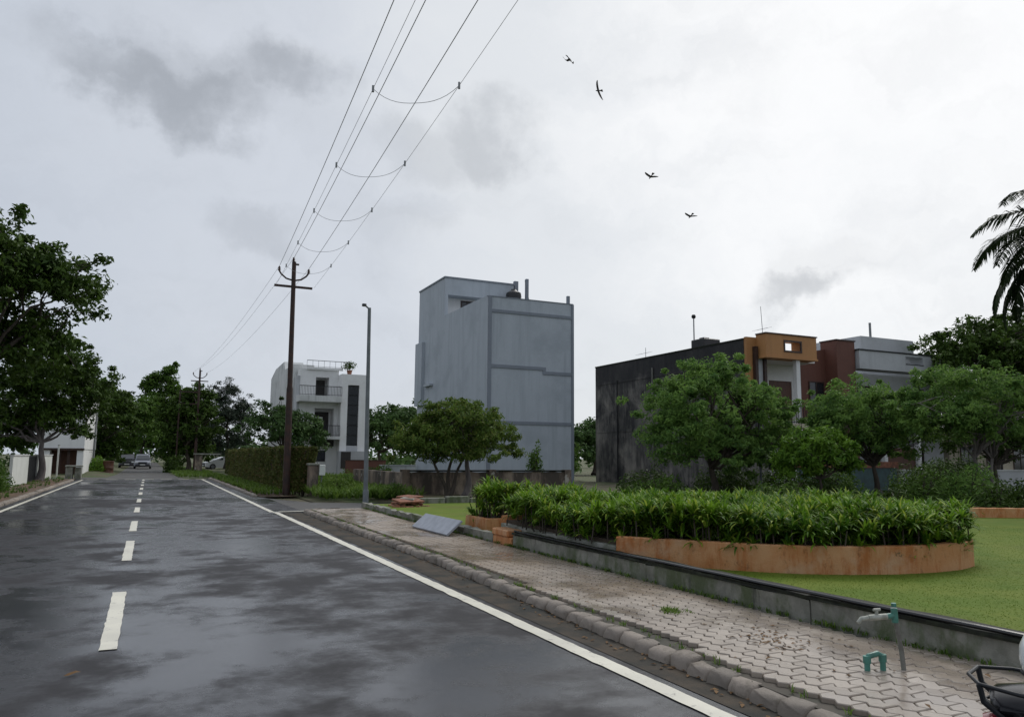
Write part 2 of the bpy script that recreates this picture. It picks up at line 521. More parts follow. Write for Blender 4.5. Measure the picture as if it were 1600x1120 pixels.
class MB:
    def __init__(s):
        s.v, s.f = [], []

    def add(s, verts, faces):
        k = len(s.v)
        s.v += [tuple(p) for p in verts]
        s.f += [tuple(i + k for i in f) for f in faces]
        return s

    def box(s, x0, x1, y0, y1, z0, z1):
        vs_ = [(x0, y0, z0), (x1, y0, z0), (x1, y1, z0), (x0, y1, z0), (x0, y0, z1), (x1, y0, z1), (x1, y1, z1), (x0, y1, z1)]
        return s.add(vs_, [(0, 3, 2, 1), (4, 5, 6, 7), (0, 1, 5, 4), (1, 2, 6, 5), (2, 3, 7, 6), (3, 0, 4, 7)])

    def bbox(s, x0, x1, y0, y1, z0, z1, b=.01):
        """box with chamfered edges"""
        vs_, fs = [], []
        for sx in (0, 1):
            for sy in (0, 1):
                for sz in (0, 1):
                    X, Yy, Z = (x0, x1)[sx], (y0, y1)[sy], (z0, z1)[sz]
                    ix, iy, iz = X + b * (1 - 2 * sx), Yy + b * (1 - 2 * sy), Z + b * (1 - 2 * sz)
                    vs_ += [(X, iy, iz), (ix, Yy, iz), (ix, iy, Z)]
        idx = lambda a, b_, c, k: (a * 4 + b_ * 2 + c) * 3 + k
        for a in (0, 1):
            q = [idx(a, 0, 0, 0), idx(a, 1, 0, 0), idx(a, 1, 1, 0), idx(a, 0, 1, 0)]
            fs.append(q if a else q[::-1])
            q = [idx(0, a, 0, 1), idx(1, a, 0, 1), idx(1, a, 1, 1), idx(0, a, 1, 1)]
            fs.append(q[::-1] if a else q)
            q = [idx(0, 0, a, 2), idx(1, 0, a, 2), idx(1, 1, a, 2), idx(0, 1, a, 2)]
            fs.append(q if a else q[::-1])
        for a in (0, 1):
            for c in (0, 1):
                fs.append([idx(a, c, 0, 0), idx(a, c, 1, 0), idx(a, c, 1, 1), idx(a, c, 0, 1)])
                fs.append([idx(a, 0, c, 0), idx(a, 1, c, 0), idx(a, 1, c, 2), idx(a, 0, c, 2)])
                fs.append([idx(0, a, c, 1), idx(1, a, c, 1), idx(1, a, c, 2), idx(0, a, c, 2)])
        for a in (0, 1):
            for c in (0, 1):
                for d in (0, 1):
                    fs.append([idx(a, c, d, 0), idx(a, c, d, 1), idx(a, c, d, 2)])
        return s.add(vs_, fs)

    def prism(s, poly, z0, z1):
        n = len(poly)
        vs_ = [(x, y, z0) for x, y in poly] + [(x, y, z1) for x, y in poly]
        fs = [tuple(range(n - 1, -1, -1)), tuple(range(n, 2 * n))] + [(i, (i + 1) % n, n + (i + 1) % n, n + i) for i in range(n)]
        return s.add(vs_, fs)

    def extrude(s, poly, axis, a0, a1):
        """poly is given in the two remaining axes in xyz order"""
        n = len(poly)

        def P(u, v, a):
            return {'x': (a, u, v), 'y': (u, a, v), 'z': (u, v, a)}[axis]
        vs_ = [P(u, v, a0) for u, v in poly] + [P(u, v, a1) for u, v in poly]
        fs = [tuple(range(n - 1, -1, -1)), tuple(range(n, 2 * n))] + [(i, (i + 1) % n, n + (i + 1) % n, n + i) for i in range(n)]
        return s.add(vs_, fs)

    def tube(s, pts, radii, n=8, cap=True):
        pts = [Vector(p) for p in pts]
        if isinstance(radii, (int, float)):
            radii = [radii] * len(pts)
        vs_, fs = [], []
        prev = None
        for i, p in enumerate(pts):
            a = pts[max(i - 1, 0)]
            b = pts[min(i + 1, len(pts) - 1)]
            d = (b - a)
            d = d.normalized() if d.length > 1e-9 else Vector((0, 0, 1))
            if prev is None:
                u = d.orthogonal().normalized()
            else:
                u = prev - d * prev.dot(d)
                u = u.normalized() if u.length > 1e-6 else d.orthogonal().normalized()
            prev = u
            w = d.cross(u)
            for k in range(n):
                ang = 2 * math.pi * k / n
                vs_.append(p + (u * math.cos(ang) + w * math.sin(ang)) * radii[i])
        for i in range(len(pts) - 1):
            for k in range(n):
                k2 = (k + 1) % n
                fs.append((i * n + k, i * n + k2, (i + 1) * n + k2, (i + 1) * n + k))
        if cap:
            fs.append(tuple(range(n - 1, -1, -1)))
            fs.append(tuple((len(pts) - 1) * n + k for k in range(n)))
        return s.add(vs_, fs)

    def lathe(s, prof, c, n=16, axis='z'):
        """prof: list of (r, h); c: centre"""
        vs_, fs = [], []
        for r, h in prof:
            for k in range(n):
                a = 2 * math.pi * k / n
                x, y = r * math.cos(a), r * math.sin(a)
                p = {'z': (x, y, h), 'x': (h, x, y), 'y': (x, h, y)}[axis]
                vs_.append((c[0] + p[0], c[1] + p[1], c[2] + p[2]))
        for i in range(len(prof) - 1):
            for k in range(n):
                k2 = (k + 1) % n
                fs.append((i * n + k, i * n + k2, (i + 1) * n + k2, (i + 1) * n + k))
        fs.append(tuple(range(n - 1, -1, -1)))
        fs.append(tuple((len(prof) - 1) * n + k for k in range(n)))
        return s.add(vs_, fs)

    def loft(s, rings, close=True):
        n = len(rings[0])
        vs_ = [p for r in rings for p in r]
        fs = []
        for i in range(len(rings) - 1):
            for k in range(n):
                k2 = (k + 1) % n
                fs.append((i * n + k, i * n + k2, (i + 1) * n + k2, (i + 1) * n + k))
        if close:
            fs.append(tuple(range(n - 1, -1, -1)))
            fs.append(tuple((len(rings) - 1) * n + k for k in range(n)))
        return s.add(vs_, fs)

    def xf(s, m, start=0):
        for i in range(start, len(s.v)):
            s.v[i] = tuple(m @ Vector(s.v[i]))
        return s

    def mesh(s, name, off=(0, 0, 0), smooth=False):
        me = bpy.data.meshes.new(name)
        me.from_pydata([(x - off[0], y - off[1], z - off[2]) for x, y, z in s.v], [], s.f)
        import bmesh
        bm = bmesh.new()
        bm.from_mesh(me)
        bmesh.ops.recalc_face_normals(bm, faces=bm.faces)
        bm.to_mesh(me)
        bm.free()
        if smooth:
            me.polygons.foreach_set('use_smooth', [True] * len(me.polygons))
            me.set_sharp_from_angle(angle=R(40))
        me.update()
        return me

    def build(s, name, mat, parent=None, smooth=False, local=False):
        off = (0, 0, 0)
        if parent is not None and not local:
            q = parent
            off = Vector((0, 0, 0))
            while q is not None:
                off = off + q.location
                q = q.parent
        return link(name, s.mesh(name, off, smooth), mat, parent)


def pbox(root, name, mat, x0, x1, y0, y1, z0, z1, b=0):
    m = MB()
    if b:
        m.bbox(x0, x1, y0, y1, z0, z1, b)
    else:
        m.box(x0, x1, y0, y1, z0, z1)
    return m.build(name, mat, root)


def sheet(name, mat, poly, z, nx=None):
    m = MB()
    m.add([(x, y, z) for x, y in poly], [tuple(range(len(poly)))])
    o = m.build(name, mat)
    o['kind'] = 'structure'
    return o


def quads_mesh(name, V, nper, mat, parent=None, off=None, faces=None, smooth=False):
    """V: (N, nper, 3) array -> mesh; faces: index pattern over nper verts"""
    V = np.asarray(V, dtype=np.float32)
    N = V.shape[0]
    if off is not None:
        V = V - np.asarray(off, dtype=np.float32)
    faces = faces or [tuple(range(nper))]
    me = bpy.data.meshes.new(name)
    me.vertices.add(N * nper)
    me.vertices.foreach_set('co', V.reshape(-1))
    fl = [len(f) for f in faces]
    pat = np.concatenate([np.array(f) for f in faces])
    loops = (np.arange(N)[:, None] * nper + pat[None, :]).reshape(-1).astype(np.int32)
    me.loops.add(len(loops))
    me.loops.foreach_set('vertex_index', loops)
    tot = np.tile(np.array(fl), N)
    start = np.concatenate([[0], np.cumsum(tot)[:-1]]).astype(np.int32)
    me.polygons.add(len(tot))
    me.polygons.foreach_set('loop_start', start)
    if smooth:
        me.polygons.foreach_set('use_smooth', [True] * len(tot))
    me.update(calc_edges=True)
    return link(name, me, mat, parent)


def unit(a):
    return a / np.maximum(np.linalg.norm(a, axis=-1, keepdims=True), 1e-9)


def leaf_quads(rg, P, out, size, aspect=.45, droop=.3, up=.5, jit=.7):
    n = len(P)
    nn = unit(out * .6 + np.array([0, 0, up]) + rg.normal(0, jit, (n, 3)))
    t = rg.normal(0, 1, (n, 3)) + np.array([0, 0, -droop]) + out * .5
    t = unit(t - nn * np.sum(t * nn, -1, keepdims=True))
    b = np.cross(nn, t)
    s = (size * rg.uniform(.6, 1.3, n))[:, None]
    p0 = P - t * s * .5
    p2 = P + t * s * .5 - nn * s * .12
    p1 = P + b * s * aspect * .5 + nn * s * .06
    p3 = P - b * s * aspect * .5 + nn * s * .06
    return np.stack([p0, p1, p2, p3], 1)


def tree(name, label, base, fork, lobes, trunk_r, leaf, size, per, clump, bark='bark', seed=0, group=None,
         aspect=.45, droop=.3, nlimb=14, lean=(0, 0), cat='tree', flat=.65, stems=None, shell=.45):
    """lobes: (cx, cy, cz, rx, ry, rz, clumps) in world coordinates"""
    rg = np.random.default_rng(seed)
    root = thing(name, (base[0], base[1], base[2]), label, cat, group)
    cents, rads = [], []
    for cx, cy, cz, rx, ry, rz, nc in lobes:
        d = unit(rg.normal(0, 1, (nc, 3)))
        d[:, 2] = np.where(d[:, 2] < -.55, -d[:, 2] * .6, d[:, 2])
        rr = (shell + (1.02 - shell) * rg.uniform(0, 1, nc) ** .6)[:, None]
        cents.append(np.array([cx, cy, cz]) + d * rr * np.array([rx, ry, rz]))
    cents = np.concatenate(cents)
    mid = cents.mean(0)
    stray = rg.uniform(0, 1, len(cents)) < .28
    cents = np.where(stray[:, None], mid + (cents - mid) * rg.uniform(1.0, 1.27, (len(cents), 1)), cents)
    outc = unit(cents - mid)
    cr_ = clump * rg.uniform(.45, 1.35, len(cents)) * np.where(stray, .65, 1.)
    k = per
    off = rg.normal(0, 1, (len(cents), k, 3))
    off = unit(off) * (rg.uniform(0, 1, (len(cents), k, 1)) ** .5)
    off[..., 2] *= flat
    P = cents[:, None, :] + off * cr_[:, None, None]
    O = unit(off * .8 + outc[:, None, :] * .5)
    Q = leaf_quads(rg, P.reshape(-1, 3), O.reshape(-1, 3), size, aspect, droop)
    quads_mesh('crown', Q, 4, leaf, root, base)
    m = MB()
    b = Vector(base)
    fk = Vector(fork)
    stems = stems or [fk]
    tops = []
    for si, st in enumerate(stems):
        st = Vector(st)
        n = 7
        pts, rd = [], []
        for i in range(n):
            u = i / (n - 1)
            p = b.lerp(st, u) + Vector((math.sin(u * 5 + si) * trunk_r * .5, math.cos(u * 4 + si * 2) * trunk_r * .4, 0)) * (u > 0) + Vector((lean[0], lean[1], 0)) * math.sin(u * math.pi)
            pts.append(p)
            rd.append(trunk_r * (1.25 - .75 * u ** .5) * (1.25 if i == 0 else 1) * (1 if len(stems) == 1 else .75))
        m.tube(pts, rd, 10)
        tops.append((pts[-1], rd[-1]))
    pick = rg.choice(len(cents), min(nlimb, len(cents)), replace=False)
    for j, ci in enumerate(pick):
        s0, r0 = tops[j % len(tops)]
        e0 = Vector(cents[ci])
        md = s0.lerp(e0, .5) + Vector(rg.normal(0, .12, 3)) * (e0 - s0).length + Vector((0, 0, (e0 - s0).length * .08))
        pts = [s0.lerp(md, i / 3) if i < 3 else md.lerp(e0, (i - 3) / 3) for i in range(7)]
        for i in range(1, 6):
            pts[i] = pts[i] + Vector(rg.normal(0, .03, 3)) * (e0 - s0).length
        m.tube(pts, [r0 * .62 * (1 - .85 * i / 6) + .008 for i in range(7)], 6)
        for q in range(3):
            cj = int(np.argmin(np.linalg.norm(cents - (np.array(e0) + rg.normal(0, clump * 2.2, 3)), axis=1)))
            e1 = Vector(cents[cj])
            s1 = pts[3 + q % 3]
            m.tube([s1, s1.lerp(e1, .5) + Vector(rg.normal(0, .05, 3)), e1], [r0 * .22 + .006, r0 * .13 + .005, .005], 5)
    m.build('trunk', bark, root, True)
    return root


# ================================================================== SETTING
def interp(y, ys, xs):
    return float(np.interp(y, ys, xs))


def kerb_x(y):
    return interp(y, [2, 4.15, 6, 10.7, 22], [3.66, 3.74, 3.84, 4.00, 4.05])


def wall_x(y):
    return interp(y, [2, 3.7, 6, 14, 23], [5.72, 5.70, 5.64, 5.63, 5.70])


sheet('ground', 'rough_ground', [(-1500, -1500), (1500, -1500), (1500, 1500), (-1500, 1500)], -.06)
sheet('road', 'asphalt_wet', [(-3.95, -30), (4.15, -30), (4.15, 55.6), (-3.95, 55.6)], 0.)
sheet('far_road', 'asphalt_old', [(-2.6, 55.5), (2.3, 55.5), (1.7, 70), (1.5, 170), (-2.2, 170), (-2.2, 70)], -.004)
sheet('side_road', 'asphalt_old', [(4.1, 22.9), (40, 22.9), (40, 26.2), (7.5, 26.2), (5.2, 27.5), (4.1, 30.6)], -.004)
sheet('left_side_road', 'asphalt_old', [(-30, 56.5), (-2.5, 56.5), (-2.5, 60.5), (-30, 60.5)], -.008)
m = MB()
ys_ = np.linspace(1, 22.6, 24)
for a, b_ in zip(ys_[:-1], ys_[1:]):
    m.add([(3.52, a, .004), (kerb_x(a) + .06, a, .004), (kerb_x(b_) + .06, b_, .004), (3.52, b_, .004)], [(0, 1, 2, 3)])
o = m.build('gutter', 'gutter'); o['kind'] = 'structure'


def bumpy(name, mat, x0, x1, y0, y1, z, amp, nx, ny, edge, seed=1):
    """uneven strip of ground whose borders sink to height edge"""
    rg = np.random.default_rng(seed)
    m = MB()
    vs_ = []
    for j in range(ny + 1):
        for i in range(nx + 1):
            u, v = i / nx, j / ny
            bord = min(u, 1 - u, 3 * v, 3 * (1 - v)) * 4
            h = z + (rg.normal(0, amp) if 0 < i < nx and 0 < j < ny else 0)
            h = edge + (h - edge) * min(1, bord)
            vs_.append((x0 + (x1 - x0) * u + (rg.normal(0, .05) if 0 < i < nx else 0), y0 + (y1 - y0) * v, h))
    fs = [(j * (nx + 1) + i, j * (nx + 1) + i + 1, (j + 1) * (nx + 1) + i + 1, (j + 1) * (nx + 1) + i) for j in range(ny) for i in range(nx)]
    m.add(vs_, fs)
    o = m.build(name, mat, None, True)
    o['kind'] = 'structure'
    return o


bumpy('left_verge', 'dirt_verge', -6.4, -4.08, 8, 56, .12, .035, 12, 90, .02, 3)
bumpy('right_verge', 'dirt_verge', 3.98, 5.4, 31.2, 56, .09, .03, 8, 50, .02, 4)
bumpy('far_left_verge', 'rough_ground', -9, -2.1, 60.5, 150, .12, .05, 10, 40, -.03, 6)
bumpy('far_right_verge', 'rough_ground', 1.6, 16, 56, 150, .12, .05, 16, 40, -.03, 5)
bumpy('vacant_lot', 'rough_ground', 5.4, 30, 27.2, 62, .16, .06, 30, 40, -.03, 8)
sheet('lawn', 'lawn_ground', [(wall_x(2) + .1, -14), (40, -14), (40, 22.7), (wall_x(22) + .1, 22.7), (wall_x(14) + .1, 14), (wall_x(10) + .1, 10)], .20)

# painted markings -------------------------------------------------
mk = bpy.data.objects.new('road_markings', None); C.objects.link(mk); mk['kind'] = 'structure'


def strip(name, pts, z=.008):
    m = MB(); m.add([(x, y, z) for x, y in pts], [tuple(range(len(pts)))]); return m.build(name, 'road_paint', mk)


def ragged(x0, x1, y0, y1, seed, z=.008, name='edge_line'):
    rg = np.random.default_rng(seed)
    n = max(2, int((y1 - y0) / .12))
    m = MB()
    L_ = [(x0 + rg.normal(0, .004), y0 + (y1 - y0) * i / n, z) for i in range(n + 1)]
    R_ = [(x1 + rg.normal(0, .004), y0 + (y1 - y0) * i / n, z) for i in range(n + 1)]
    vs_ = L_ + R_
    m.add(vs_, [(i, n + 1 + i, n + 2 + i, i + 1) for i in range(n)])
    return m.build(name, 'road_paint', mk)


ragged(3.28, 3.43, -6, 22.9, 1)
ragged(3.20, 3.34, 22.9, 55.0, 2)
ragged(-3.66, -3.53, 4, 54.6, 3)
for i, y in enumerate((1.4, 7.35, 13.25, 18.2, 24, 29, 34.3, 39.2, 44, 48.5, 52.6)):
    ragged(-.275, -.135, y, y + (2.95 if i < 3 else 2.7 if i < 4 else 2.2 if i < 8 else 1.8), 10 + i, name='centre_dash')
for i in range(7):
    strip('stop_dash', [(-3.4 + i * 1.05, 54.9), (-2.75 + i * 1.05, 54.9), (-2.75 + i * 1.05, 55.25), (-3.4 + i * 1.05, 55.25)])
strip('side_road_line', [(3.46, 22.95), (5.6, 23.25), (5.6, 23.42), (3.46, 23.15)])

# kerbs ------------------------------------------------------------


def stone_mesh(seed, L=.30, D=.13, H=.105):
    rg = np.random.default_rng(seed)
    prof = [(0, -.03), (0.0, H * .55), (.022, H * .85), (.06, H), (D, H * 1.0), (D, -.03)]
    rings = []
    for u in (0.0, .08, .5, .92, 1.0):
        k = .82 if u in (0., 1.) else 1.
        rings.append([(x + rg.normal(0, .010) + (1 - k) * .10, u * L - L / 2, z * (k if z > 0 else 1) + rg.normal(0, .005)) for x, z in prof])
    m = MB(); m.loft(rings)
    me = m.mesh('kerb_stone', smooth=True)
    me.set_sharp_from_angle(angle=R(78))
    return me


stone_var = [stone_mesh(s) for s in range(7)]
kerb = bpy.data.objects.new('kerb', None); C.objects.link(kerb); kerb['kind'] = 'structure'


def lay_stone(parent, x, y, step, flip=False, rz=0.):
    o = bpy.data.objects.new('kerb_stone', rnd.choice(stone_var)); C.objects.link(o); o.parent = parent
    o.location = (x + rnd.uniform(-.014, .014), y, rnd.uniform(-.018, .008))
    o.rotation_euler = (rnd.uniform(-.03, .03), rnd.uniform(-.05, .05), rz + rnd.uniform(-.04, .04) + (math.pi if flip else 0))
    o.scale = (1, step / .30 * .97, rnd.uniform(.88, 1.06))
    return o


for me_ in stone_var:
    me_.materials.append(M['kerb_stone'])
y = 2.0
while y < 22.3:
    st = rnd.uniform(.21, .29)
    lay_stone(kerb, kerb_x(y), y + st / 2, st)
    y += st
for k in range(6):      # rounded end into the side road
    a = k / 5 * math.pi / 2
    lay_stone(kerb, kerb_x(22) + .9 * (1 - math.cos(a)) , 22.3 + .35 * math.sin(a), .32, rz=-a)
y = 31.4
while y < 55.5:
    lay_stone(kerb, 3.74, y + .3, .6); y += .6
lk = bpy.data.objects.new('left_kerb', None); C.objects.link(lk); lk['kind'] = 'structure'
y = 20.
while y < 53:
    lay_stone(lk, -3.93, y + .25, .5, True); y += .5

# pavement ---------------------------------------------------------
pav = bpy.data.objects.new('pavement', None); C.objects.link(pav); pav['kind'] = 'structure'
m = MB()
ys_ = np.linspace(1, 22.4, 24)
for a, b_ in zip(ys_[:-1], ys_[1:]):
    m.add([(kerb_x(a) + .1, a, .088), (wall_x(a) + .02, a, .088), (wall_x(b_) + .02, b_, .088), (kerb_x(b_) + .1, b_, .088)], [(0, 1, 2, 3)])
m.build('bed', 'joint_dirt', pav)
PL, PW, PA, PG = .25, .135, .021, .0045


def paver_ring(inset):
    left, right = [], []
    for k in range(5):
        yy = min(max(k * PL / 4, inset), PL - inset)
        zz = PA if k % 2 == 0 else -PA
        left.append((zz + inset, yy))
        right.append((zz + PW - inset, yy))
    return left + right[::-1]


r0, r1 = paver_ring(PG), paver_ring(PG + .005)
pv_v = [(x - PW / 2, y - PL / 2, -.035) for x, y in r0] + [(x - PW / 2, y - PL / 2, -.006) for x, y in r0] + [(x - PW / 2, y - PL / 2, 0) for x, y in r1]
n_ = len(r0)
pv_f = [(i, i + n_, (i + 1) % n_ + n_, (i + 1) % n_) for i in range(n_)] + [(i + n_, i + 2 * n_, (i + 1) % n_ + 2 * n_, (i + 1) % n_ + n_) for i in range(n_)]
pv_f += [(2 * n_ + 0, 2 * n_ + 9, 2 * n_ + 8, 2 * n_ + 1), (2 * n_ + 1, 2 * n_ + 8, 2 * n_ + 7, 2 * n_ + 2), (2 * n_ + 2, 2 * n_ + 7, 2 * n_ + 6, 2 * n_ + 3), (2 * n_ + 3, 2 * n_ + 6, 2 * n_ + 5, 2 * n_ + 4)]
pv_m = MB(); pv_m.v = pv_v; pv_m.f = pv_f
pv_me = pv_m.mesh('paver')
pv_me.materials.append(M['paver'])
cells = []
row = 0
x = 3.75
while x < 6.1:
    y = 1.2 + (PL / 2 if row % 2 else 0)
    while y < 22.25:
        if x - PW / 2 > kerb_x(y) + .165 and x + PW / 2 < wall_x(y) + .035:
            cells.append((x, y))
        y += PL
    x += PW
    row += 1


def in_view(x, y, z):
    d = Vector((x, y, z - CAM_H))
    dep = d.dot(fwd)
    if dep < .2:
        return None
    u, v = d.dot(rgt) / dep * 1200, d.dot(upv) / dep * 1200
    return dep if abs(u) < 810 and abs(v) < 570 else None


scored = []
for c in cells:
    d = in_view(c[0], c[1], .12)
    scored.append((d if d else 99, c))
scored.sort()


def paver_pose(c):
    sink = .012 * math.sin(c[0] * 2.1 + 1.) * math.sin(c[1] * .9) + rnd.gauss(0, .0022)
    return (c[0] + rnd.gauss(0, .0012), c[1] + rnd.gauss(0, .0012), .12 + sink * .7), (rnd.gauss(0, .016), rnd.gauss(0, .016), rnd.gauss(0, .008))


for d, c in scored[:300]:
    o = bpy.data.objects.new('paver', pv_me); C.objects.link(o); o.parent = pav
    o.location, o.rotation_euler = paver_pose(c)
m = MB()
for d, c in scored[300:]:
    l, r = paver_pose(c)
    mm = Matrix.Translation(l) @ Matrix.Rotation(r[2], 4, 'Z') @ Matrix.Rotation(r[1], 4, 'Y') @ Matrix.Rotation(r[0], 4, 'X')
    m.add([mm @ Vector(p) for p in pv_v], pv_f)
o = m.build('paving', 'paver', pav); o['kind'] = 'stuff'

# low park wall ------------------------------------------------------
lw = thing('low_wall', (6, 2, 0), 'low mossy concrete wall between the paved footpath and the lawn', 'wall')
rg = np.random.default_rng(5)


def wall_run(y0, y1, top, name, mat, xo0, xo1, z0, rough=.006, step=.25):
    m = MB()
    n = int((y1 - y0) / step)
    rings = []
    for i in range(n + 1):
        yy = y0 + (y1 - y0) * i / n
        xw = wall_x(yy)
        f = lambda: rg.normal(0, rough)
        rings.append([(xw + xo0 + f(), yy, z0), (xw + xo0 + f(), yy, (z0 + top) / 2 + f()), (xw + xo0 + f(), yy, top + f()), (xw + xo1 + f(), yy, top + f()), (xw + xo1, yy, z0)])
    m.loft(rings)
    return m.build(name, mat, lw)


yw = 0.5
for L_ in (2.9, 2.1, 2.6, 3.0, .84):
    wall_run(yw, yw + L_ - .012, .315, 'wall_panel', 'mossy_concrete', 0, .16, .02)
    wall_run(yw, yw + L_ - .004, .352, 'coping', 'wall_cap', -.018, .27, .318, .004)
    yw += L_
yw = 12.78
for L_ in (1.4, 2.4, 2.3, 2.0, 1.6):
    if yw + L_ < 22.8:
        wall_run(yw, yw + L_ - .02, .27 - .02 * rnd.random(), 'wall_panel', 'mossy_concrete', 0, .16, .02, .014)
        yw += L_
m = MB()
m.tube([(wall_x(y) + .012 + rnd.gauss(0, .004), y, .372 + rnd.gauss(0, .002)) for y in np.linspace(.6, 11.9, 40)], .019, 8)
tag(m.build('water_pipe', 'black_pipe', None, True), 'thin glossy black pipe lying along the top of the low park wall', 'pipe')

# planter with its hedge ---------------------------------------------
PLO = [(5.99, 9.32), (6.38, 8.86), (6.64, 8.52), (6.90, 8.15), (7.22, 7.8), (7.56, 7.5), (8.1, 7.2), (8.7, 7.0), (9.3, 6.92), (9.9, 6.96), (10.4, 7.12), (10.8, 7.4),
       (11.1, 7.8), (11.35, 8.5), (11.4, 9.4), (11.2, 10.5), (10.6, 11.7), (9.6, 12.7), (8.3, 13.3), (7.0, 13.45), (6.10, 13.45), (6.0, 11.4), (6.0, 9.5)]
PLO = [(max(5.87, a * .979), b * .979) for a, b in PLO]
pl = thing('planter', (8.8, 10, .17), 'curved orange plastered planter wall standing on the lawn', 'planter')
cxp, cyp = 8.8, 10.2


def inset(poly, d):
    n = len(poly)
    out = []
    for i in range(n):
        a, b, c = Vector(poly[i - 1]), Vector(poly[i]), Vector(poly[(i + 1) % n])
        n1 = Vector((-(b - a).y, (b - a).x)).normalized()
        n2 = Vector((-(c - b).y, (c - b).x)).normalized()
        q = (n1 + n2)
        q = q.normalized() if q.length > 1e-6 else n1
        out.append(tuple(b + q * d))
    return out


def densify(poly, step=.12, close=False):
    out = []
    P_ = poly + ([poly[0]] if close else [])
    for a, b in zip(P_[:-1], P_[1:]):
        k = max(1, int(math.dist(a, b) / step))
        out += [(a[0] + (b[0] - a[0]) * i / k, a[1] + (b[1] - a[1]) * i / k) for i in range(k)]
    out.append(P_[-1])
    return out


def ring_wall(name, mat, path, inner, z0, z1, parent, rough=.005):
    m = MB()
    rings = []
    for (x, y), (xi, yi) in zip(path, inner):
        f = lambda: rg.normal(0, rough)
        rings.append([(x, y, z0), (x + f(), y + f(), (z0 + z1) / 2), (x + f(), y + f(), z1 - .012), (x + (xi - x) * .12, y + (yi - y) * .12, z1 + f() * .6), (xi, yi, z1 + f() * .6), (xi, yi, z0)])
    m.loft(rings)
    return m.build(name, mat, parent)


PLI = inset(PLO, .15)
cut = 20


def dens2(a, b):
    A_, B_ = [], []
    for i in range(len(a) - 1):
        k = max(1, int(math.dist(a[i], a[i + 1]) / .15))
        for j in range(k):
            u = j / k
            A_.append((a[i][0] + (a[i + 1][0] - a[i][0]) * u, a[i][1] + (a[i + 1][1] - a[i][1]) * u))
            B_.append((b[i][0] + (b[i + 1][0] - b[i][0]) * u, b[i][1] + (b[i + 1][1] - b[i][1]) * u))
    A_.append(a[-1]); B_.append(b[-1])
    return A_, B_


PO2, PI2 = dens2(PLO[:21], PLI[:21])
ring_wall('planter_wall', 'orange_plaster', PO2, PI2, .12, .54, pl)
ring_wall('end_wall', 'grey_plaster', *dens2([(5.96, 13.16), (5.872, 11.2), (5.872, 9.14)], [(6.1, 13.0), (6.02, 11.2), (6.02, 9.17)]), .12, .405, pl)
m = MB(); m.prism(inset(PLO, .10), .15, .46); m.build('soil', 'soil', pl)


def point_in(poly, x, y):
    c = False
    j = len(poly) - 1
    for i in range(len(poly)):
        if (poly[i][1] > y) != (poly[j][1] > y) and x < (poly[j][0] - poly[i][0]) * (y - poly[i][1]) / (poly[j][1] - poly[i][1]) + poly[i][0]:
            c = not c
        j = i
    return c


def straps(rg, roots, n_each, length, width, el0, el1, bend):
    """arching strap leaves: roots (N,3) -> (N*n,8,3) strips of three quads"""
    B = np.repeat(roots, n_each, axis=0)
    n = len(B)
    az = rg.uniform(0, 2 * np.pi, n)
    el = np.radians(rg.uniform(el0, el1, n))
    Ln = length * rg.uniform(.65, 1.25, n)
    bd = bend * rg.uniform(.5, 1.4, n)
    hx, hy = np.cos(az), np.sin(az)
    side = np.stack([-hy, hx, np.zeros(n)], 1)
    pts = [B + rg.normal(0, .012, (n, 3)) * np.array([1, 1, .3])]
    e_ = el.copy()
    for k in range(3):
        d = np.stack([hx * np.cos(e_), hy * np.cos(e_), np.sin(e_)], 1)
        pts.append(pts[-1] + d * (Ln * (.38, .34, .28)[k])[:, None])
        e_ = e_ - bd
    V = []
    for p, w in zip(pts, (.55, 1., .75, .06)):
        V += [p - side * (width * w * .5), p + side * (width * w * .5)]
    return np.stack(V, 1)


STRIP = [(0, 1, 3, 2), (2, 3, 5, 4), (4, 5, 7, 6)]


def strap_hedge(name, label, poly, z0, ztop, nroot, seed, n_each=24, group=None):
    rg = np.random.default_rng(seed)
    xs = [p[0] for p in poly]; ys = [p[1] for p in poly]
    pts = []
    while len(pts) < nroot:
        x, y = rg.uniform(min(xs), max(xs)), rg.uniform(min(ys), max(ys))
        if point_in(poly, x, y):
            hump = .05 * math.sin(x * 3.1) + .05 * math.sin(y * 2.3 + x) + rg.normal(0, .022)
            z = rg.uniform(z0, ztop - .2) if rg.random() < .5 else ztop - .2
            pts.append((x, y, z + (hump if z > z0 + .1 else 0) + rg.normal(0, .03)))
    root = thing(name, (sum(xs) / len(xs), sum(ys) / len(ys), z0), label, 'hedge', group)
    off = root.location[:]
    quads_mesh('foliage', straps(rg, np.array(pts), n_each, .245, .032, 8, 85, .5), 8, 'strap_leaf', root, off, STRIP)
    m = MB()
    for p in pts[::3]:
        m.tube([(p[0], p[1], z0 - .03), (p[0] + rg.normal(0, .03), p[1] + rg.normal(0, .03), p[2])], [.014, .009], 5, False)
    m.build('stems', 'bark', root)['kind'] = 'stuff'
    return root


strap_hedge('planter_hedge', 'long bushy strap-leaved hedge filling the curved orange planter', [(5.80, 12.6), (5.78, 9.6)] + inset(PLO, .02)[1:20] + [(5.98, 13.0)], .42, .985, 2450, 31, 26)
P2 = [(6.0, 13.9), (7.6, 14.0), (8.6, 14.4), (8.8, 15.4), (7.6, 15.5), (6.0, 15.0)]
p2 = thing('small_planter', (7, 14.8, .17), 'short broken orange planter edge beside the gap in the low wall', 'planter')
ring_wall('planter_wall', 'orange_plaster', *dens2(P2 + [P2[0]], inset(P2, .14) + [inset(P2, .14)[0]]), .10, .42, p2)
m = MB(); m.prism(inset(P2, .1), .12, .38); m.build('soil', 'soil', p2)
strap_hedge('planter_shrub', 'smaller strap-leaved clump left of the long planter hedge', inset(P2, .05), .38, 1.02, 330, 33)
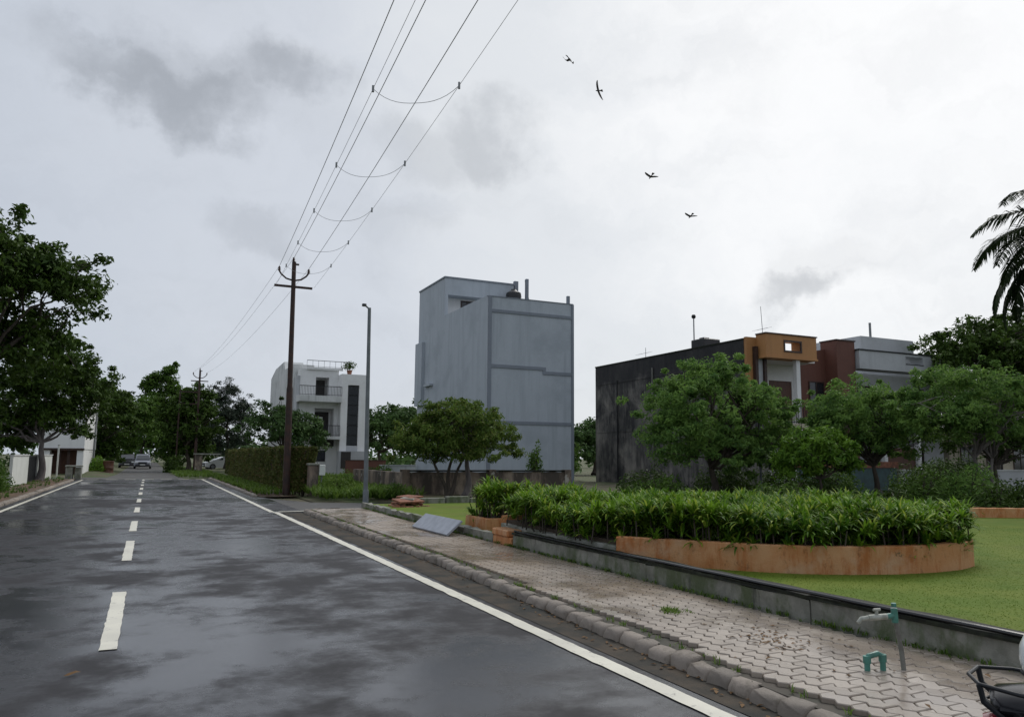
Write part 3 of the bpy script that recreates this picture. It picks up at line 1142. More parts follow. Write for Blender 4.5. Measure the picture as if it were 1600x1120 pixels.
# orange masonry stub that closes the wall at the planters
sb = thing('masonry_stub', (5.75, 12.3, .1), 'small orange plastered block set in the low wall by the hedge', 'block')
m = MB(); m.bbox(5.62, 5.90, 12.0, 12.75, .10, .25, .02); m.build('lower_course', 'orange_plaster', sb)
m = MB(); m.bbox(5.60, 5.88, 12.08, 12.75, .252, .37, .02); m.build('upper_course', 'orange_plaster', sb)

# lawn blades (uncountable)
rg = np.random.default_rng(12)
n = 230000
px_, py_ = rg.uniform(5.7, 17, n), rg.uniform(1.5, 14, n)
dens = 1 / (1 + ((px_ * .42 + py_ * .9) / 9) ** 2)
keep = (rg.uniform(0, 1, n) < dens * 1.2) & (px_ > np.interp(py_, [2, 3.7, 6, 14, 23], [5.72, 5.70, 5.64, 5.63, 5.70]) + .2)
px_, py_ = px_[keep], py_[keep]
inp = np.array([point_in(PLO, a, b) for a, b in zip(px_, py_)])
px_, py_ = px_[~inp], py_[~inp]
n = len(px_)
az = rg.uniform(0, 6.283, n)
hh = rg.uniform(.004, .012, n)
w_ = rg.uniform(.003, .006, n)
lean = rg.normal(0, .014, (n, 2))
A_ = np.stack([px_ - np.cos(az) * w_, py_ - np.sin(az) * w_, np.full(n, .198)], 1)
B_ = np.stack([px_ + np.cos(az) * w_, py_ + np.sin(az) * w_, np.full(n, .198)], 1)
T_ = np.stack([px_ + lean[:, 0], py_ + lean[:, 1], .20 + hh], 1)
o = quads_mesh('grass', np.stack([A_, B_, T_], 1), 3, 'lawn_blade')
tag(o, 'short mown grass of the park lawn', 'grass', kind='stuff')


def grass_patch(name, label, pts, h, w, mat, seed, n_each=9, cat='grass', kind='stuff'):
    rg = np.random.default_rng(seed)
    o = quads_mesh(name, straps(rg, np.array(pts), n_each, h, w, 45, 88, .35), 8, mat, None, None, STRIP)
    return tag(o, label, cat, kind=kind)


rg = np.random.default_rng(3)
pts = [(rg.uniform(5.6, 17), rg.uniform(30.8, 52), .12) for i in range(3200)] + [(rg.uniform(5.7, 9.4), rg.uniform(27.5, 31), .1) for i in range(350)]
grass_patch('lot_grass', 'tall green grass and weeds on the vacant lot beyond the side road', pts, .42, .035, 'weed_leaf', 4)
pts = [(rg.uniform(1.8, 5), rg.uniform(56.5, 95), .08) for i in range(900)] + [(rg.uniform(3.9, 5.3), rg.uniform(31.5, 56), .08) for i in range(500)]
grass_patch('verge_grass', 'rough grass along the right verge towards the far trees', pts, .24, .03, 'weed_leaf', 5)
pts = [(rg.uniform(-6.2, -4.3), rg.uniform(24, 55), .08) for i in range(450)]
grass_patch('left_verge_grass', 'sparse weeds on the brown left verge', pts, .16, .02, 'leaf_mid', 6)
pts = [(wall_x(y) - abs(rg.normal(0, .03)), y, .115) for y in rg.uniform(2.5, 22, 420)] + [(kerb_x(y) + .16 + rg.normal(0, .015), y, .09) for y in rg.uniform(2.5, 22, 120)]
pts += [(4.72 + rg.normal(0, .05), 6.35 + rg.normal(0, .07), .11) for i in range(40)] + [(wall_x(y) + .2 + abs(rg.normal(0, .03)), y, .19) for y in rg.uniform(2.5, 12, 500)]
grass_patch('footpath_weeds', 'tiny weeds and moss along the footpath joints and low wall', pts, .055, .009, 'weed_leaf', 7, 6)
# fallen leaves and crumbs (uncountable)
P_, O_ = [], []
for i in range(420):
    if i < 190:
        yy = 2.5 + 18 * rg.random() ** 1.3; xx = kerb_x(yy) - abs(rg.normal(0, .10)); zz = .014
    elif i < 280:
        yy = 2.5 + 14 * rg.random() ** 1.2; xx = rg.uniform(kerb_x(yy) + .2, wall_x(yy) - .02); zz = .135
    elif i < 330:
        xx, yy, zz = 4.75 + rg.normal(0, .16), 5.0 + rg.normal(0, .18), .137
    else:
        yy = 26 + 26 * rg.random(); xx = -3.7 - rg.uniform(-.5, 1.6); zz = .02 if xx > -3.9 else .17
    P_.append((xx, yy, zz)); O_.append((0, 0, 1))
q = leaf_quads(rg, np.array(P_), np.array(O_, dtype=float), .05, .5, 0, 2., .25)
o = quads_mesh('leaf_litter', q, 4, 'dry_leaf')
tag(o, 'scattered dead leaves and dirt along kerb and footpath', 'leaf litter', kind='stuff')
m = MB()
m.add([(-.46, 6.60, .012), (-.43, 6.625, .024), (-.385, 6.655, .03), (-.35, 6.655, .018), (-.38, 6.62, .024), (-.425, 6.595, .014), (-.475, 6.585, .016)], [(0, 1, 5), (1, 2, 4, 5), (2, 3, 4), (0, 5, 6)])
tag(m.build('fallen_leaf', 'dry_leaf'), 'single pale curled leaf lying on the wet road near the front dash', 'leaf')


# ================================================================== BUILDINGS
def window(root, x0, x1, y, z0, z1, frame='dark_brown_panel', pane='glass_dark', mull=1, t=.05, face=-1):
    """window in a wall that faces -Y: frame with its pane and bars"""
    f = .06
    m = MB()
    m.box(x0, x0 + f, y - t, y + .04, z0, z1); m.box(x1 - f, x1, y - t, y + .04, z0, z1)
    m.box(x0 + f, x1 - f, y - t, y + .04, z0, z0 + f); m.box(x0 + f, x1 - f, y - t, y + .04, z1 - f, z1)
    for k in range(mull):
        xm = x0 + (x1 - x0) * (k + 1) / (mull + 1)
        m.box(xm - .025, xm + .025, y - t + .012, y + .03, z0 + f, z1 - f)
    w = m.build('window', frame, root)
    MB().box(x0 + f, x1 - f, y - .012, y - .006, z0 + f, z1 - f).build('pane', pane, w)
    return w


def railing(root, x0, x1, y, z0, z1, mat='dark_steel', step=.14, name='railing'):
    m = MB()
    m.box(x0, x1, y - .025, y + .025, z1 - .05, z1)
    m.box(x0, x1, y - .015, y + .015, z0 + .06, z0 + .09)
    n = int((x1 - x0) / step)
    for i in range(n + 1):
        xx = x0 + (x1 - x0) * i / n
        m.box(xx - .012, xx + .012, y - .012, y + .012, z0, z1 - .05)
    return m.build(name, mat, root)


# ---- tall blue-grey house -------------------------------------------
X0, X1, Y0, Y1 = 16.5, 21.85, 38.4, 50.6
gh = thing('grey_house', (19, 44, 0), 'tall windowless blue-grey house with dark trim bands', 'house')
pbox(gh, 'wall', 'gray_house_paint', X0, X1, Y0, Y1, 0, 9.7)
m = MB()   # parapet
m.box(X0, X1, Y0, Y0 + .15, 9.7, 10.45); m.box(X0, X0 + .15, Y0 + .15, 45.45, 9.7, 10.52); m.box(X1 - .15, X1, Y0 + .15, Y1, 9.7, 10.45)
m.build('parapet', 'gray_house_paint', gh)
m = MB()
m.box(X0 - .03, X1 + .03, Y0 - .03, Y0 + .16, 10.452, 10.50); m.build('coping', 'gray_house_trim', gh)
for z, a, b in ((9.58, X0 + .2, X1 - .1), (3.42, X0 + .2, X1 - .1)):
    pbox(gh, 'trim_band', 'gray_house_trim', a, b, Y0 - .05, Y0, z, z + .17)
m = MB(); m.extrude([(X0 + .2, 6.50), (19.9, 6.50), (19.9, 6.27), (X1 - .1, 6.27), (X1 - .1, 6.45), (20.08, 6.45), (20.08, 6.68), (X0 + .2, 6.68)], 'y', Y0 - .05, Y0)
m.build('trim_band', 'gray_house_trim', gh)
pbox(gh, 'corner_trim', 'gray_house_trim', X0 - .02, X0 + .2, Y0 - .06, Y0 + .001, 0, 10.45)
pbox(gh, 'corner_trim', 'gray_house_trim', X1 - .1, X1 + .05, Y0 - .06, Y0 + .12, 0, 10.45)
# stair head room
st_ = pbox(gh, 'stair_room', 'gray_house_paint', X0 + .002, 16.72, 45.45, Y1, 9.7, 12.98)
pbox(gh, 'stair_room_wall', 'house_white', 16.72, 21.2, 46.4, 46.55, 9.7, 11.9)
pbox(gh, 'stair_room_roof', 'gray_house_paint', 16.722, 21.35, 45.45, Y1, 11.9, 12.98)
pbox(gh, 'stair_room_roof_trim', 'gray_house_trim', X0 - .05, 21.40, 45.40, Y1 + .03, 12.982, 13.08)
pbox(gh, 'back_wall', 'gray_house_paint', 16.722, 21.2, Y1 - .15, Y1, 9.7, 11.9)
window(gh, 17.95, 18.85, 46.39, 11.0, 11.78)
for yy in (47.4, 49.2):
    pbox(gh, 'ledge', 'gray_house_paint', X0 - .22, X0, yy, yy + 1.4, 5.0 if yy > 48 else 6.2, 9.3 if yy > 48 else 6.35)
pbox(gh, 'roof_post', 'gray_house_trim', 21.45, 21.72, 45.5, 45.75, 9.7, 13.3)
pbox(gh, 'roof_post', 'gray_house_trim', 22.12 - .45, 22.3 - .45, 44.2, 44.4, 9.7, 13.2)
pbox(gh, 'roof_post', 'gray_house_trim', 21.62, 21.78, Y0 + .2, Y0 + .36, 10.4, 11.0)
wt = thing('water_tank', (21.1, 44.6, 11.8), 'black plastic water tank on the grey house roof', 'water tank')
MB().lathe([(.02, 0), (.5, 0), (.52, .1), (.5, .2), (.52, .3), (.5, .45), (.48, .55), (.2, .72), (.16, .8), (.0, .8)], (21.0, 44.7, 11.72), 20).build('tank', 'tank_black', wt, True)
m = MB()
for dx in (-.4, .4):
    for dy in (-.4, .4):
        m.box(21.0 + dx - .03, 21.0 + dx + .03, 44.7 + dy - .03, 44.7 + dy + .03, 9.7, 11.66)
m.box(20.5, 21.5, 44.2, 45.2, 11.66, 11.72)
m.build('stand', 'dark_steel', wt)
m = MB(); m.tube([(21.62, 44.3, 13.1), (22.0 - .15, 43.6, 10.5)], .02, 6); m.build('pipe', 'galv_steel', wt)

# ---- white three-storey house ----------------------------------------
wh = thing('white_house', (14, 66, 0), 'white three-storey house with stacked balconies behind the utility pole', 'house')
F = 63.8
# front wall of balcony bay, recessed, built round its openings
yb = F + 1.2
m = MB()
m.box(11.002, 12.3, yb, 66.4, 0, 8.8); m.box(13.9, 14.2, yb, yb + 6, 0, 8.8)
m.box(12.3, 13.9, yb, yb + 6, 0, 3.2); m.box(12.3, 13.9, yb, yb + 6, 5.55, 6.3); m.box(12.3, 13.9, yb, yb + 6, 8.15, 8.8)
m.box(13.4, 13.9, yb, yb + 6, 6.3, 8.15)
m.box(12.3, 13.9, yb + 1.3, yb + 1.4, 3.2, 5.55); m.box(12.3, 13.4, yb + 1.3, yb + 1.4, 6.3, 8.15)
m.build('wall', 'house_white', wh)
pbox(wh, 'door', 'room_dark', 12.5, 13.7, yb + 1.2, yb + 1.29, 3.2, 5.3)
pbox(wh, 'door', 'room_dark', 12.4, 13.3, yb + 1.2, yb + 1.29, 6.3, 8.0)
m = MB()
m.box(14.2, 14.75, F, F + 7, 0, 8.4); m.box(15.7, 16.55, F, F + 7, 0, 8.4); m.box(14.75, 15.7, F, F + 7, 7.5, 8.4); m.box(14.75, 15.7, F + .3, F + 7, 0, 7.5)
tw = m.build('stair_tower', 'house_white', wh)
pbox(wh, 'tower_panel', 'pale_grey_paint', 14.75, 15.7, F + .02, F + .3, 1.1, 2.45)
for k in range(6):
    z0 = 2.48 + k * .835
    f_ = pbox(wh, 'window', 'dark_steel', 14.76, 15.69, F + .2, F + .27, z0, z0 + .82)
    for xa, xb in ((14.80, 15.21), (15.25, 15.65)):
        pbox(f_, 'pane', 'glass_dark', xa, xb, F + .185, F + .195, z0 + .05, z0 + .77)
pbox(wh, 'parapet', 'house_white', 11.5, 14.5, yb - .15, yb, 8.75, 8.95)
railing(wh, 11.5, 15.3, yb - .08, 8.95, 9.55, 'galv_steel', .45, 'roof_railing')
# balconies
for (xa, xb, z0, z1, zr, nm) in ((10.75, 14.2, 6.0, 6.5, 7.3, 1), (11.7, 14.15, 2.95, 3.2, 4.1, 0)):
    bl = pbox(wh, 'balcony', 'house_white_old', xa, xb, F - .25, yb, z0, z1)
    railing(bl, xa, xb, F - .2, z1, zr, 'dark_steel', .12)
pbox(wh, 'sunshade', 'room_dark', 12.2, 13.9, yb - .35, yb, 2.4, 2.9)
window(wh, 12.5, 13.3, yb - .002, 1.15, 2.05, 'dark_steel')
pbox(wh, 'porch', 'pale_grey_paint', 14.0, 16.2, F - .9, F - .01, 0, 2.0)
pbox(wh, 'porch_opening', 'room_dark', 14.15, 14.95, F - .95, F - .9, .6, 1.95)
# rear wing
m = MB(); m.extrude([(66.5, 0), (80, 0), (80, 9.2), (77, 9.9), (72, 10.1), (71.3, 9.3), (66.5, 9.3)], 'x', 10.7, 12.4)
m.build('rear_wing', 'house_white_old', wh)
pbox(wh, 'side_recess', 'pale_grey_paint', 10.78, 11.0, yb - .05, 66.4, 0, 8.2)
ac = thing('air_conditioner', (12.5, F, 3.3), 'small white air conditioner unit on the middle balcony of the white house', 'air conditioner')
m = MB(); m.bbox(12.0, 12.75, F + .1, F + .45, 4.05, 4.75, .02); m.build('case', 'ac_white', ac)
MB().lathe([(.0, 0), (.26, 0), (.26, .02), (.0, .02)], (12.32, F + .075, 4.4), 18, 'y').build('fan_grille', 'dark_steel', ac)
m = MB(); m.box(12.05, 12.1, F - .05, F + .4, 3.2, 4.05); m.box(12.65, 12.7, F - .05, F + .4, 3.2, 4.05); m.box(12.1, 12.65, F + .1, F + .15, 3.9, 4.04); m.build('stand', 'dark_steel', ac)
rp = thing('roof_plant', (15.0, F + .9, 8.4), 'potted dark shrub on the white house roof edge', 'plant')
MB().lathe([(.16, 0), (.24, .4), (.24, .42), (.0, .42)], (15.0, F + .8, 8.4), 12).build('pot', 'brick_red', rp, True)
rg = np.random.default_rng(77)
P_ = rg.normal(0, 1, (260, 3)); P_ = unit(P_) * rg.uniform(.1, .7, (260, 1)) * np.array([1, .8, .7]) + np.array([15.0, F + .8, 9.2])
quads_mesh('foliage', leaf_quads(rg, P_, unit(P_ - np.array([15, F + .8, 9.1])), .2), 4, 'leaf_dark', rp, rp.location[:])
bw = thing('brown_compound_wall', (15, 60.5, 0), 'dark red-brown compound wall in front of the white house', 'wall')
pbox(bw, 'wall', 'brown_house_paint', 14.0, 17.2, 60.4, 60.6, 0, 1.25); pbox(bw, 'coping', 'dark_brown_panel', 13.95, 17.25, 60.36, 60.64, 1.252, 1.31)
ww = thing('cream_compound_wall', (18, 52, 0), 'pale cream compound wall beyond the grassy lot', 'wall')
pbox(ww, 'wall', 'house_white_old', 13.9, 16.3, 50.0, 50.2, 0, .98); pbox(ww, 'coping', 'pale_grey_paint', 13.86, 16.34, 49.96, 50.24, .982, 1.05)

# ---- stained compound wall by the mango tree --------------------------
cw = thing('stained_compound_wall', (13, 29.3, 0), 'stained cream and black compound wall behind the mango tree', 'wall')
m = MB()
rings = []
rg = np.random.default_rng(8)
for i in range(32):
    x = 9.05 + i * .24
    zt = 1.0 + rg.normal(0, .012)
    rings.append([(x, 29.3 + rg.normal(0, .006), -.05), (x, 29.3 + rg.normal(0, .008), .5), (x, 29.3, zt), (x, 29.5, zt), (x, 29.5, -.05)])
m.loft(rings); m.build('wall', 'stained_wall', cw)
pbox(cw, 'coping', 'wall_cap', 9.0, 16.55, 29.26, 29.54, 1.02, 1.08)
for xx in (9.0, 12.7, 16.25):
    pbox(cw, 'pier', 'stained_wall', xx, xx + .3, 29.22, 29.56, -.05, 1.1)
pbox(cw, 'side_wall', 'stained_wall', 9.06, 9.26, 29.57, 37.5, -.05, .98)
# ---- gate pillars at the lot's corner
gp = thing('gate_pillar', (6.0, 31.5, 0), 'short crumbling stained gate pillar beside the clipped hedge end', 'pillar')
m = MB(); m.bbox(5.80, 6.18, 31.35, 31.7, .05, 1.22, .02); m.build('shaft', 'stained_wall', gp)
m = MB(); m.bbox(5.76, 6.22, 31.31, 31.74, 1.222, 1.30, .015); m.build('cap', 'grey_plaster', gp)
mbx = thing('meter_box', (6.35, 31.5, 0), 'white meter box on a short post next to the stained gate pillar', 'meter box')
m = MB(); m.bbox(6.22, 6.46, 31.4, 31.6, .82, 1.24, .015); m.build('case', 'fence_white', mbx)
pbox(mbx, 'post', 'galv_steel', 6.31, 6.37, 31.47, 31.53, .05, .818)

# ---- black mould-stained house with orange front ------------------------
Fh = 29.5
oh = thing('orange_house', (29, 34, 0), 'two-storey house with orange front and black mould-stained blank side wall', 'house')
m = MB()
n_z = 1
pbox(oh, 'side_wall', 'mould_wall', 26.6, 26.85, Fh + .02, 43.7, 0, 7.55)
for zz, hh_ in ((3.25, .16), (6.35, .12)):
    pbox(oh, 'floor_band', 'mould_wall', 26.57, 26.6, Fh + .05, 43.6, zz, zz + hh_)
MB().tube([(26.53, 37.2, .3), (26.53, 37.2, 6.9)], .05, 8).build('drain_pipe', 'pipe_grey', oh, True)
MB().tube([(26.53, 41.0, .3), (26.53, 41.0, 6.5)], .04, 8).build('drain_pipe', 'dark_steel', oh, True)
pbox(oh, 'back_wall', 'mould_wall', 26.86, 31.5, 43.4, 43.69, 0, 7.4)
pbox(oh, 'roof_slab', 'house_white', 27.802, 31.2, Fh - .15, 43.39, 6.602, 6.70)
pbox(oh, 'side_coping', 'wall_cap', 26.57, 26.9, Fh + .02, 43.72, 7.552, 7.63)
pbox(oh, 'front_pier', 'orange_house_paint', 26.62, 27.8, Fh - .15, Fh + .018, 3.8, 7.68)
pbox(oh, 'lower_pier', 'mould_wall', 26.62, 27.8, Fh - .15, Fh + .018, 0, 3.798)
pbox(oh, 'front_pier_trim', 'dark_brown_panel', 27.20, 30.66, Fh - .9, Fh - .153, 7.802, 7.86)
pbox(oh, 'brown_fin', 'dark_brown_panel', 27.0, 27.16, Fh - .38, Fh - .152, 4.0, 7.2)
pbox(oh, 'brown_fin', 'dark_brown_panel', 27.55, 27.71, Fh - .38, Fh - .152, 4.0, 7.05)
pbox(oh, 'fin_panel', 'pale_grey_paint', 27.16, 27.55, Fh - .25, Fh - .152, 4.0, 7.1)
# upper fascia with a slot through it
m = MB()
ya, ybk = Fh - .85, Fh + .1
m.box(27.25, 28.4, ya, Fh - .153, 6.7, 7.8); m.box(29.6, 30.62, ya, Fh - .153, 6.7, 7.8); m.box(28.4, 29.6, ya, Fh - .153, 6.7, 6.98); m.box(28.4, 29.6, ya, Fh - .153, 7.52, 7.8)
m.build('fascia', 'orange_house_paint', oh)
m = MB()
m.box(28.4, 28.48, ya - .03, ya + .05, 6.95, 7.55); m.box(29.52, 29.6, ya - .03, ya + .05, 6.95, 7.55); m.box(28.48, 29.52, ya - .03, ya + .05, 6.95, 7.03); m.box(28.48, 29.52, ya - .03, ya + .05, 7.47, 7.55)
m.build('slot_frame', 'dark_brown_panel', oh)
pbox(oh, 'fascia_base', 'orange_house_paint', 27.22, 30.65, Fh - .9, Fh - .153, 6.60, 6.698)
m = MB()
m.box(27.8, 29.3, Fh + 1.2, Fh + 1.4, 3.2, 6.6); m.box(30.9, 31.2, Fh + 1.2, Fh + 1.4, 3.2, 6.6); m.box(29.3, 30.9, Fh + 1.2, Fh + 1.4, 5.75, 6.6); m.box(27.8, 31.2, Fh + .9, Fh + 1.4, 0, 3.2)
m.build('front_wall', 'house_white', oh)
pbox(oh, 'door', 'brown_door', 29.3, 30.9, Fh + 1.25, Fh + 1.3, 3.2, 5.75)
pbox(oh, 'column', 'house_white', 29.3, 29.55, Fh - .75, Fh - .5, 3.4, 6.6)
pbox(oh, 'column', 'house_white', 29.3, 29.55, Fh - .75, Fh - .5, 0, 3.2)
bl = pbox(oh, 'balcony', 'house_cream', 27.8, 30.62, Fh - .85, Fh + .898, 3.2, 3.4)
railing(bl, 27.8, 30.6, Fh - .8, 3.4, 4.3, 'dark_steel', .16)
for x0 in (28.0, 29.6):
    window(oh, x0, x0 + 1.2, Fh + .898, 1.1, 2.4)
# roof clutter
rt = thing('roof_tank', (27.6, 33.6, 7), 'dark square water tank standing on the mould-stained house roof', 'water tank')
m = MB(); m.bbox(26.95, 28.1, 33.0, 34.1, 6.5, 8.15, .04); m.build('tank', 'tank_black', rt)
m = MB(); m.bbox(27.2, 27.6, 33.3, 33.7, 8.152, 8.25, .02); m.build('lid', 'tank_black', rt)
an = thing('lamp_mast', (27.3, 34.2, 6.5), 'thin mast with a round lamp beside the roof tank', 'mast')
m = MB(); m.tube([(27.3, 34.25, 6.5), (27.3, 34.25, 9.5)], .035, 8); m.build('mast', 'galv_steel', an)
MB().lathe([(.0, -.12), (.09, -.1), (.13, 0), (.09, .1), (.0, .12)], (27.3, 34.25, 9.55), 12).build('lamp', 'dark_steel', an, True)


def antenna(x, y, z, h, label, tilt=0.):
    a = thing('antenna', (x, y, z), label, 'antenna')
    MB().tube([(x, y, z), (x + tilt * h, y, z + h)], [.022, .014], 6).build('mast', 'galv_steel', a)
    m = MB()
    zz = z + h * .62
    m.tube([(x - .55, y - .1, zz - .12), (x + .35, y + .1, zz + .1)], .012, 5)
    for k in range(5):
        u = k / 4
        cx_, cz_ = x - .5 + .8 * u, zz - .11 + .2 * u
        m.tube([(cx_, y - .35 + .1 * u, cz_), (cx_, y + .35 - .1 * u, cz_)], .007, 4)
    m.build('elements', 'galv_steel', a)
    return a


antenna(28.9, 30.5, 6.5, 3.1, 'thin whip antenna on the orange house roof', -.06)
antenna(27.0, 38.5, 7.4, .9, 'short bent antenna on the far end of the mould-stained roof')
antenna(33.6, 32.0, 7.0, 1.4, 'small television antenna above the brown house')
# ---- brown house
bh = thing('brown_house', (33, 34, 0), 'dark red-brown house with a tall parapet pillar next to the orange house', 'house')
m = MB(); m.extrude([(31.25, 0), (33.1, 0), (33.1, 7.6), (31.25, 7.3)], 'y', Fh + .9, Fh + 1.15); m.box(31.56, 34.4, Fh + 1.21, 42, 0, 6.9); m.build('wall', 'brown_house_paint', bh)
pbox(bh, 'pillar', 'brown_house_paint', 33.102, 34.45, Fh + .1, Fh + 1.2, 0, 8.0); pbox(bh, 'pillar_coping', 'dark_brown_panel', 33.06, 34.5, Fh + .06, Fh + 1.24, 8.002, 8.07)
pbox(bh, 'balcony', 'dark_brown_panel', 31.56, 33.1, Fh - .5, Fh + .898, 3.2, 3.4)
railing(bh, 31.56, 33.1, Fh - .45, 3.4, 4.4, 'dark_steel', .14)
window(bh, 31.8, 32.9, Fh + .898, 4.0, 5.8); window(bh, 31.8, 32.9, Fh + .898, 1.0, 2.5)
# ---- pale grey house
pg = thing('pale_grey_house', (38, 34, 0), 'pale grey house with slotted parapet behind the park trees', 'house')
pbox(pg, 'wall', 'pale_grey_paint', 34.6, 43, Fh + 1.4, 42, 0, 6.5)
m = MB(); ya = Fh - .1
m.box(34.55, 38.2, ya, ya + .9, 6.55, 7.55); m.box(39.65, 43, ya, ya + .9, 6.55, 7.55); m.box(38.2, 39.65, ya, ya + .9, 6.55, 6.98); m.box(38.2, 39.65, ya, ya + .9, 7.42, 7.55)
m.build('fascia', 'pale_grey_paint', pg)
pbox(pg, 'fascia_coping', 'dark_steel', 34.5, 43.05, ya - .05, ya + .95, 7.552, 7.62)
pbox(pg, 'side_parapet', 'pale_grey_paint', 34.55, 34.75, ya + .902, 42, 6.5, 7.5)
pbox(pg, 'slot_frame', 'dark_steel', 38.2, 39.65, ya - .02, ya + .04, 6.96, 7.0)
pbox(pg, 'roof_room', 'pale_grey_paint', 38.4, 43, Fh + 3.0, 38, 6.5, 9.05)
pbox(pg, 'roof_pipe', 'galv_steel', 39.6, 39.7, Fh + 3.3, Fh + 3.4, 9.05, 10.0)
pbox(pg, 'upper_slab', 'dark_steel', 34.55, 43, Fh - .1, Fh + 1.4, 3.2, 3.4)
for xa in (36.2, 38.9):
    pbox(pg, 'column', 'house_white', xa, xa + .22, Fh - .05, Fh + .2, 0, 3.19)
pbox(pg, 'gate', 'brown_door', 36.5, 38.8, Fh + .1, Fh + .18, .3, 2.3)
window(pg, 36.0, 38.0, Fh + 1.398, 4.0, 5.8); window(pg, 39.5, 41.5, Fh + 1.398, 4.0, 5.8); window(pg, 39.8, 41.2, Fh + 1.398, 1.0, 2.5)
fr = thing('cream_house', (47, 33, 0), 'cream house half hidden by trees at the far right', 'house')
pbox(fr, 'wall', 'house_cream', 43.2, 54, Fh + 1.2, 42, 0, 3.6); pbox(fr, 'sunshade', 'house_white', 43.2, 54, Fh + .4, Fh + 1.198, 2.7, 2.85)
for xa in (44.2, 46.6, 49.2):
    window(fr, xa, xa + 1.5, Fh + 1.198, 1.0, 2.5)
pbox(fr, 'parapet', 'house_white_old', 43.2, 54, Fh + 1.1, Fh + 1.3, 3.602, 4.3)
tg = thing('teal_boundary_wall', (31, 27, 0), 'teal boundary wall with red-brown coping in front of the houses', 'wall')
pbox(tg, 'wall', 'teal_paint', 27.5, 34.0, 27.0, 27.2, 0, 1.25); pbox(tg, 'coping', 'brick_red', 27.45, 34.05, 26.95, 27.25, 1.252, 1.55)
gb = thing('pale_boundary_wall', (37, 27, 0), 'pale grey boundary wall in front of the grey house', 'wall')
pbox(gb, 'wall', 'pale_grey_paint', 34.3, 46, 27.0, 27.2, 0, 1.1); pbox(gb, 'coping', 'house_white_old', 34.28, 46.02, 26.96, 27.24, 1.102, 1.17)
# back edge of the lawn: curved low orange wall
be = thing('lawn_edge_wall', (19, 13, .1), 'low curved orange edging wall at the far side of the lawn', 'wall')
path = [(15.2, 17.2), (16.4, 15.2), (17.6, 13.8), (18.9, 12.9), (20.6, 12.1), (22.5, 11.7)]
ring_wall('wall', 'orange_plaster', *dens2(path, inset(path, .15)), .1, .44, be)
path2 = [(22.5, 11.7), (24.5, 11.4), (27, 11.2)]
ring_wall('wall', 'grey_plaster', *dens2(path2, inset(path2, .15)), .1, .44, be)
sheet('shrubbery_bed', 'soil', [(15.3, 17.3), (16.5, 15.3), (17.7, 13.9), (19, 13), (20.7, 12.2), (22.6, 11.8), (27, 11.3), (40, 11), (40, 22.6), (12, 22.6)], .2)
# low park-side wall along the side road
pw = thing('grey_block_wall', (8.5, 22.5, 0), 'low broken grey block wall along the side road behind the small lawn', 'wall')
for i, (a, b, h) in enumerate(((7.35, 8.3, .26), (8.34, 9.1, .30), (9.14, 9.5, .24), (9.62, 10.6, .28), (10.66, 12.2, .3), (12.3, 14.5, .3))):
    m = MB(); m.bbox(a, b, 22.45, 22.65, .05, .1 + h, .015); m.build('block', 'mossy_concrete', pw)

# ---- left side buildings
lb = thing('white_left_building', (-9, 66, 0), 'white building with shaded ground floor openings behind the left trees', 'building')
m = MB()
m.box(-7.3, -4.4, 66, 80, 1.95, 6.4); m.build('upper_wall', 'house_white', lb)
m = MB(); m.box(-7.3, -6.6, 66.02, 79.9, 0, 1.95); m.box(-4.85, -4.42, 66.02, 66.4, 0, 1.95); m.box(-4.8, -4.45, 67, 79.9, 0, 1.949); m.build('ground_wall', 'house_white', lb)
pbox(lb, 'recess', 'brown_door', -6.6, -4.86, 67.2, 67.3, 0, 1.949)
pbox(lb, 'lintel', 'dark_brown_panel', -7.3, -4.38, 65.9, 65.999, 1.85, 2.0)
for xx in (-6.1, -5.5):
    pbox(lb, 'post', 'dark_brown_panel', xx, xx + .18, 66.3, 66.5, 0, 1.949)
for i, (ya, yb2) in enumerate(((40.6, 45.6), (49.2, 56.0))):
    fw = thing('white_fence_wall', (-5.5, ya, 0), ['white boundary panel nearest the bush on the left verge', 'white boundary panel between the left tree trunk and the concrete blocks'][i], 'wall', 'white panels along the left verge')
    n = 4
    for k in range(n):
        a = ya + (yb2 - ya) * k / n
        pbox(fw, 'panel', 'fence_white', -5.56, -5.44, a + .006, a + (yb2 - ya) / n - .006, .05, 1.48)
    pbox(fw, 'coping', 'house_white_old', -5.60, -5.40, ya, yb2, 1.482, 1.54)
dg = thing('dark_gate', (-5.6, 47.4, 0), 'dark metal gate between the two white boundary panels', 'gate')
m = MB(); m.box(-5.54, -5.48, 45.7, 49.1, .1, .2); m.box(-5.54, -5.48, 45.7, 49.1, 1.4, 1.48)
for k in range(24):
    yy = 45.75 + k * .144
    m.box(-5.53, -5.49, yy, yy + .09, .2, 1.4)
m.build('leaf', 'dark_steel', dg)
cbk = thing('concrete_blocks', (-4.3, 57, 0), 'two grey concrete blocks capped by a slab at the left road corner', 'block')
m = MB(); m.bbox(-4.72, -4.32, 56.6, 57.3, -.05, .75, .03); m.build('block', 'grey_plaster', cbk)
m = MB(); m.bbox(-4.22, -3.84, 56.7, 57.4, -.05, .72, .03); m.build('block', 'grey_plaster', cbk)
m = MB(); m.bbox(-4.76, -3.80, 56.55, 57.45, .76, .86, .02); m.build('slab', 'grey_plaster', cbk)
wp = thing('white_post', (-4.9, 52, 0), 'thin white post in front of the white left building', 'post')
MB().tube([(-4.95, 54, 0), (-4.95, 54, 2.1)], .045, 8).build('post', 'fence_white', wp)
MB().tube([(-4.95, 54, 2.1), (-4.95, 54, 2.13)], .06, 8).build('cap', 'galv_steel', wp)
gp2 = thing('brick_pillar', (-4.6, 74, 0), 'dark brick gate pillar beside the far left lamp post', 'pillar')
